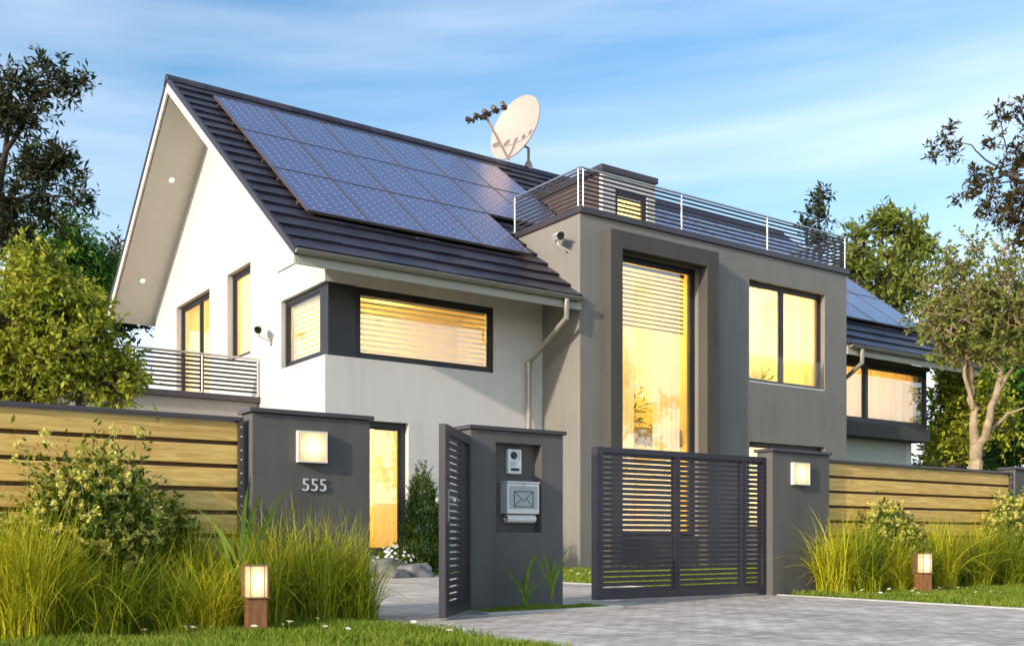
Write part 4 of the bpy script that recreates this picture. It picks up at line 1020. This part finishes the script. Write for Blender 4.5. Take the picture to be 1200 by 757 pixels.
conifer(cp[0], cp[1], 2.12, .50, 'narrow dark green conifer by the white wall near the ground-floor window')
# white flowering shrub and boulders
cp = at(468, 630, 19.6)
def fshrub(cx, cy, label):
    t = thing('flowering_shrub', label, 'shrub', (cx, cy, 0)); n = 300
    q = unit(RNG.normal(size=(n, 3))); q[:, 2] = abs(q[:, 2]); S = np.array([cx, cy, .05]) + q * np.array([.52, .4, .48]) * RNG.uniform(.5, 1, (n, 1)); Dn = unit(q + RNG.normal(size=(n, 3)) * .3)
    V, F = sprigs(S, Dn, .12, 9, .06, .03); fastmesh('foliage', V, F, 'shrub', t)
    fb = MB()
    for i in range(85):
        q_ = unit(RNG.normal(size=3)); q_[2] = abs(q_[2]); q_[1] = -abs(q_[1]); c = np.array([cx, cy, .06]) + q_ * [.62, .5, .56]; a = np.cross(q_, [0, 0, 1.]) + 1e-3; a = unit(a); b_ = np.cross(q_, a)
        for k_ in range(5):
            w_ = 2 * math.pi * k_ / 5; dr = a * math.cos(w_) + b_ * math.sin(w_); sd_ = np.cross(q_, dr); fb.quad(c, c + dr * .022 + sd_ * .013, c + dr * .04 + q_ * .008, c + dr * .022 - sd_ * .013)
    tag(fb.build('flower', 'flower', t, fixn=False), kind='stuff')
fshrub(cp[0], cp[1], 'low white-flowering shrub behind the boulders')
def boulder(u, v, d, rx, rz_, seed, label):
    rg = np.random.default_rng(seed); c = at(u, v, d); c[2] = 0
    import bmesh
    from mathutils import noise
    bm = bmesh.new(); bmesh.ops.create_icosphere(bm, subdivisions=4, radius=1)
    for vt in bm.verts:
        p = Vector(vt.co); nrm_ = noise.noise(p * 1.3 + Vector((seed, 0, 0))) * .35 + noise.noise(p * 3.1 + Vector((0, seed, 0))) * .12 + noise.noise(p * 8 + Vector((0, seed, 0))) * .03
        p = p * (1 + nrm_)
        p.x = max(-.9, min(.92, p.x)); p.z = max(-.3, min(.85 + .15 * p.x, p.z))
        vt.co = Vector((p.x * rx, p.y * rx * .8, p.z * rz_))
    me = bpy.data.meshes.new('boulder'); bm.to_mesh(me); bm.free(); me.materials.append(M['stone'])
    me.polygons.foreach_set('use_smooth', [True] * len(me.polygons))
    o = put(bpy.data.objects.new('boulder', me), c, None); tag(o, label, 'boulder', 'garden boulders')
boulder(452, 672, 18.9, .44, .40, 1, 'largest grey boulder, left of the flowering shrub')
boulder(484, 672, 18.8, .42, .28, 5, 'angular flat grey boulder beneath the conifer')
boulder(461, 674, 18.3, .29, .20, 9, 'smallest rounded boulder in front of the other two')

# ornamental grasses
def clump(x, y, h, n, spread, gold, label, group, w=.0038, arch=1.5):
    h *= .84; n = int(n * 1.45)
    t = RNG.uniform(0, 2 * np.pi, n); lean = RNG.uniform(.02, 1., n); H = h * RNG.uniform(.35, 1.12, n)
    r0 = .21 * np.sqrt(RNG.uniform(0, 1, n)); tb = RNG.uniform(0, 2 * np.pi, n); segs = 7
    d_ = np.stack([np.cos(t), np.sin(t), 0 * t], 1); B = np.array([x, y, 0.]) + np.stack([np.cos(tb), np.sin(tb), 0 * t], 1) * r0[:, None]
    side = np.stack([-np.sin(t), np.cos(t), 0 * t], 1) + RNG.normal(size=(n, 3)) * .5; side[:, 2] *= .3; side = unit(side)
    bend = RNG.normal(size=(n, 1)) * .16; droop = RNG.uniform(.15, 1.15, n) * arch
    V = np.zeros((n, (segs + 1) * 2, 3))
    for i in range(segs + 1):
        s = i / segs; ou = (spread * H / h * lean * (.3 * s + .9 * s ** 2.4))[:, None]; hz = H * (s * (1.3 - .2 * lean) - droop * .62 * lean * s ** 3.2)
        P = B + d_ * ou + side * bend * s ** 2; P[:, 2] = np.maximum(hz, .005)
        wi = (w * (1 - s ** 2.2 * .9)) * np.ones(n)[:, None]
        V[:, 2 * i] = P - side * wi; V[:, 2 * i + 1] = P + side * wi
    idx = np.arange(n)[:, None, None] * (segs + 1) * 2; q = np.array([[2 * i, 2 * i + 1, 2 * i + 3, 2 * i + 2] for i in range(segs)])[None]
    o = fastmesh('grass_clump', V.reshape(-1, 3), (idx + q).reshape(-1, 4), 'reedgold' if gold else 'reed', origin=np.array([x, y, 0.]))
    tag(o, label, 'ornamental grass', group); return o
GL = 'ornamental grasses before the left fence'; GR = 'ornamental grasses before the right fence'
lc = [(1.05, 7.95, 1.05, 1, 'golden'), (1.30, 7.72, 1.0, 1, ''), (1.55, 7.9, .98, 1, ''), (1.85, 7.72, .62, 0, ''), (2.10, 7.92, .62, 0, ''), (2.35, 7.75, .55, 0, ''), (2.62, 7.72, .62, 1, ''), (2.66, 8.2, .9, 0, ''), (.75, 8.1, 1.05, 1, ''), (.4, 8.0, 1.0, 1, ''), (1.6, 8.1, .75, 1, ''), (2.36, 8.1, .7, 0, '')]
for i, (x, y, h, go, _) in enumerate(lc):
    lb = 'golden-green feathery grass clump at the far left before the board fence' if x < 1.7 and go else ('low golden grass tuft just left of the left bollard lamp' if go else 'arching green grass clump between the far-left golden grass and the left bollard lamp')
    clump(x, y, h, 480, .66, go, lb, GL if not (go and x > 2) else 'low golden tuft')
for i, (x, y, h) in enumerate([(3.12, 7.95, .80), (3.35, 8.15, .98), (3.62, 7.98, .92), (3.9, 8.12, .95), (3.95, 7.95, .72), (3.0, 8.25, .85)]):
    clump(x, y, h, 460, .58, i % 2, 'green-gold arching grass clump in front of the 555 pillar', 'ornamental grasses before the 555 pillar')
rc = [(10.75, 8.22, .98), (11.1, 8.05, .92), (11.45, 8.3, .98), (11.75, 8.1, .86), (12.1, 8.05, .78), (12.45, 8.3, .92), (12.85, 8.1, .98), (13.25, 8.3, 1.0), (13.65, 8.1, .95), (14.05, 8.3, 1.0), (14.5, 8.1, .95), (14.95, 8.3, 1.0), (15.4, 8.05, .95), (15.9, 8.2, .95), (16.4, 8.1, .9)]
for i, (x, y, h) in enumerate(rc):
    clump(x, y, h, 430, .70, i % 3 == 0, 'green arching grass clump beside the gate pillar, left of the right bollard lamp' if x < 11.6 else 'green arching grass clump along the fence right of the right bollard lamp', GR if x < 11.6 else GR + ' beyond the lamp', w=.006)
# flowering shrubs by the fences
def shrub(cx, cy, h, r, n, label, grp, tall=()):
    t = thing('flowering_shrub', label, 'shrub', (cx, cy, 0), grp); g = MB(); Vs = []; Fs = []; o = 0; Vf = []; Ff = []; of = 0
    for i in range(n):
        a = RNG.uniform(0, 2 * math.pi); q = math.sqrt(RNG.uniform(0, 1)); hh = h * (1 - .45 * q ** 2) * RNG.uniform(.6, 1.02)
        if i < len(tall): a, q, hh = tall[i]
        tip = np.array([cx + r * q * math.cos(a), cy + r * .55 * q * math.sin(a), hh]); b_ = np.array([cx + .08 * math.cos(a), cy + .06 * math.sin(a), 0]); m = (tip + b_) / 2 + [0, 0, .1]
        g.tube([b_, m, tip], [.007, .005, .002], 4, cap=False)
        dr = unit(tip - m); L = np.linalg.norm(tip - m) * 1.3
        S = (tip - dr * L)[None] + RNG.normal(size=(5, 3)) * .02
        V, F = sprigs(S, unit(np.repeat(dr[None], 5, 0) + RNG.normal(size=(5, 3)) * .12), L, 26, .065, .026, gather=.6); Vs.append(V); Fs.append(F + o); o += len(V)
        if RNG.uniform() < .95 or i < len(tall):
            for _ in range(3):
                c = tip + RNG.normal(size=3) * .03 - dr * RNG.uniform(-.02, .12)
                V, F = sprigs(np.repeat(c[None], 4, 0), unit(RNG.normal(size=(4, 3)) + dr * 1.2), .045, 6, .03, .022); Vf.append(V); Ff.append(F + of); of += len(V)
    g.build('stem', 'bark', t, fixn=False); fastmesh('foliage', np.concatenate(Vs), np.concatenate(Fs), 'shrub', t); tag(fastmesh('flower', np.concatenate(Vf), np.concatenate(Ff), 'shrubflower', t), kind='stuff')
shrub(1.98, 8.3, 1.45, .55, 230, 'tall bushy shrub with pale yellow flower tips before the left fence', None, ((3.3, .75, 1.50), (3.1, 1.0, 1.35), (.2, .2, 1.60), (.1, .5, 1.50)))
shrub(1.22, 8.35, 1.15, .22, 30, 'small yellow-tipped shrub at the left picture edge behind golden grass', None)
shrub(2.52, 8.36, 1.15, .22, 40, 'slim shrub with yellow tips between the tall shrub and the 555 pillar', None)
shrub(12.15, 8.4, 1.22, .62, 220, 'rounded shrub with cream-yellow flowers above the right bollard lamp', None)
shrub(15.35, 8.42, 1.45, .75, 220, 'flower-tipped shrub at the right picture edge before the fence end', None)
# broad reeds
def reed(x, y, h, n, label, w=.014, lean=.5, stems=1):
    t = RNG.uniform(0, 2 * np.pi, n) if n > 5 else np.linspace(.3, 2 * np.pi, n, endpoint=False); g = MB()
    for i in range(n):
        side = np.array([-math.sin(t[i]), math.cos(t[i]), 0]) * .5 + RD * .6; side = unit(side); dd = RD * math.cos(t[i]) + VD * math.sin(t[i]) * .4
        hh = h * RNG.uniform(.55, 1.); le = lean * RNG.uniform(.3, 1.); s0 = RNG.uniform(.0, .35) * h; pr = None
        for k in range(8):
            s = k / 7; P = np.array([x, y, s0 * .9]) + dd * le * h * (.4 * s + .6 * s ** 2) + [0, 0, (hh - s0) * (s - .15 * s ** 3)]
            wi = w * math.sin(math.pi * (.12 + .88 * s)) ** .7 + .0005; cur = (P - side * wi, P + side * wi)
            if pr: g.quad(pr[0], pr[1], cur[1], cur[0])
            pr = cur
    g.tube([(x, y, 0), (x, y, h * .45)], [.008, .004], 6)
    o = g.build('reed', 'gleafy', origin=(x, y, 0), fixn=False); tag(o, label, 'reed', 'broad-leaved reeds'); return o
M['gleafy'] = leafmat('reed_leaf', [(.12, .22, .03), (.22, .34, .05), (.33, .42, .10)], .35)
reed(2.98, 8.0, 1.45, 9, 'tall broad-bladed reed standing left of the 555 pillar', .019, .34)
reed(5.98, 8.25, .66, 10, 'shorter reed in front of the mailbox pillar', .014, .5)
reed(6.27, 8.2, .82, 9, 'taller thin reed in front of the mailbox pillar, near its right edge', .013, .32)
def houseplant(x, y, z, h, label):
    t = thing('potted_plant', label, 'potted plant', (x, y, z)); g = MB(); g.tube([(x, y, z), (x, y, z + .02), (x, y, z + .22)], [.08, .09, .12], 16); g.build('pot', 'camw', t, smooth=True)
    n = 60; q = unit(RNG.normal(size=(n, 3)) + [0, 0, .8]); S = np.tile(np.array([x, y, z + .22]), (n, 1)) + q * RNG.uniform(0, .5, (n, 1)) * h
    V, F = sprigs(S, q, h * .4, 5, .22, .045, gather=.9); fastmesh('foliage', V, F, 'gleaf', t)
houseplant(20.95, GY + .75, 4.51, .75, 'leafy green pot plant inside the upper grey-block window')
houseplant(17.35, 19.78, 3.552, 1.35, 'leafy green pot plant inside the tall entrance window')
# daisies
def daisy():
    g = MB(); g.tube([(0, 0, 0), (.004, 0, .075)], .0018, 5); g.f = g.f; n = 11
    t = MB(); c = np.array([.004, 0, .078])
    for k in range(n):
        a0 = 2 * math.pi * k / n; dr = np.array([math.cos(a0), math.sin(a0), .25]); s_ = np.array([-math.sin(a0), math.cos(a0), 0])
        t.quad(c, c + dr * .012 - s_ * .004, c + dr * .02, c + dr * .012 + s_ * .004)
    e = thing('daisy', 'x', 'daisy', (0, 0, 0)); g.build('stem', 'lawn', e, fixn=False); t.build('petals', 'flower', e, fixn=False)
    y_ = MB(); y_.tube([c - [0, 0, .002], c + [0, 0, .005]], [.006, .004], 8); y_.build('centre', 'yolk', e, smooth=True)
    return e
dz = daisy(); first = True
def daisies(n, fx, label, grp):
    global first
    for i in range(n):
        x, y = fx(); o = dz if first else copy_tree(dz); first = False
        o.location = (x, y, -.01); s_ = random.uniform(1., 1.6); o.scale = (s_, s_, s_); o.rotation_euler = (random.uniform(-.5, .3), random.uniform(-.4, .4), random.uniform(0, 6)); o['label'] = label; o['group'] = grp
def uv_ground(u0, u1, v0, v1):
    def fx():
        while True:
            u, v = random.uniform(u0, u1), random.uniform(v0, v1); p = at(u, v, EYE * 1206 / (v - 630))
            return p[0], p[1]
    return fx
daisies(26, uv_ground(60, 420, 733, 752), 'small white daisy in the front-left lawn', 'daisies in the left lawn')
daisies(5, uv_ground(480, 570, 742, 756), 'small white daisy in the left lawn close to the paving edge', 'daisies near the paving edge')
daisies(30, uv_ground(1010, 1195, 692, 704), 'small white daisy in the right-hand lawn', 'daisies in the right lawn')
daisies(14, uv_ground(656, 700, 671, 682), 'small white daisy in the lawn behind the mailbox pillar', 'daisies behind the pillar')
daisies(8, uv_ground(440, 512, 671.5, 675.5), 'small white daisy in the grass edge by the boulders', 'daisies by the boulders')

# ================================================================== LIGHT, SKY, CAMERA
SUN = np.array([1., .22, -.36]); SUN /= np.linalg.norm(SUN)
EL = math.asin(-SUN[2]); AZ = math.atan2(-SUN[0], -SUN[1])     # compass angle of the sun, from +Y towards +X
l = bpy.data.lights.new('sun', 'SUN'); l.energy = 2.0; l.angle = R(1.2); l.color = (1., .87, .72)
o = bpy.data.objects.new('sun', l); col.objects.link(o); o.rotation_euler = Vector(SUN).to_track_quat('-Z', 'Y').to_euler()
w = bpy.data.worlds.new('World'); scene.world = w; w.use_nodes = True; nt = w.node_tree; bg = nt.nodes['Background']
sk = N(nt, 'ShaderNodeTexSky'); sk.sky_type = 'NISHITA'; sk.sun_disc = False; sk.sun_elevation = EL; sk.sun_rotation = AZ; sk.air_density = 1.; sk.dust_density = 1.6; sk.ozone_density = 2.2
tc = N(nt, 'ShaderNodeTexCoord'); mpg = N(nt, 'ShaderNodeMapping'); mpg.inputs['Rotation'].default_value = (R(3), R(3), R(30)); mpg.inputs['Scale'].default_value = (.8, .8, 7.)
nt.links.new(tc.outputs['Generated'], mpg.inputs[0])
n1 = N(nt, 'ShaderNodeTexNoise', Scale=1.3, Detail=9., Roughness=.5, Distortion=.35); nt.links.new(mpg.outputs[0], n1.inputs['Vector'])
rr = ramp(nt, [(.42, (0, 0, 0)), (.57, (.2, .2, .2)), (.8, (.55, .55, .55))]); nt.links.new(n1.outputs['Fac'], rr.inputs['Fac'])
mx = N(nt, 'ShaderNodeMix', data_type='RGBA'); nt.links.new(rr.outputs['Color'], mx.inputs[0]); hsv = N(nt, 'ShaderNodeHueSaturation', Saturation=1.22, Hue=.49, Value=.86); nt.links.new(sk.outputs[0], hsv.inputs['Color']); nt.links.new(hsv.outputs[0], mx.inputs[6]); mx.inputs[7].default_value = (5.2, 5.15, 5.3, 1)
sz = N(nt, 'ShaderNodeSeparateXYZ'); nt.links.new(tc.outputs['Generated'], sz.inputs[0])
hz = N(nt, 'ShaderNodeMapRange', interpolation_type='SMOOTHSTEP'); hz.inputs['From Min'].default_value = 0.; hz.inputs['From Max'].default_value = .42; hz.inputs['To Min'].default_value = .85; hz.inputs['To Max'].default_value = 0.
nt.links.new(sz.outputs[2], hz.inputs['Value'])
mh = N(nt, 'ShaderNodeMix', data_type='RGBA'); nt.links.new(hz.outputs[0], mh.inputs[0]); nt.links.new(mx.outputs[2], mh.inputs[6]); mh.inputs[7].default_value = (4.5, 4.55, 4.75, 1)
nt.links.new(mh.outputs[2], bg.inputs['Color']); bg.inputs['Strength'].default_value = .15
ca = bpy.data.cameras.new('camera'); co = bpy.data.objects.new('camera', ca); col.objects.link(co)
co.location = (0, 0, EYE); co.rotation_euler = (R(90), 0, -math.atan2(.5764, .8171)); ca.sensor_width = 36; ca.lens = 36 * 1206 / 1200; ca.shift_y = (630 - 378.5) / 1200; ca.clip_end = 2000; ca.clip_start = .1
scene.camera = co
scene.view_settings.view_transform = 'Standard'; scene.view_settings.look = 'None'; scene.view_settings.gamma = 1; scene.view_settings.exposure = 1.02
scene.cycles.use_denoising = True; scene.cycles.max_bounces = 7; scene.cycles.transparent_max_bounces = 12; scene.cycles.sample_clamp_indirect = 6
for l_ in LMP: pass
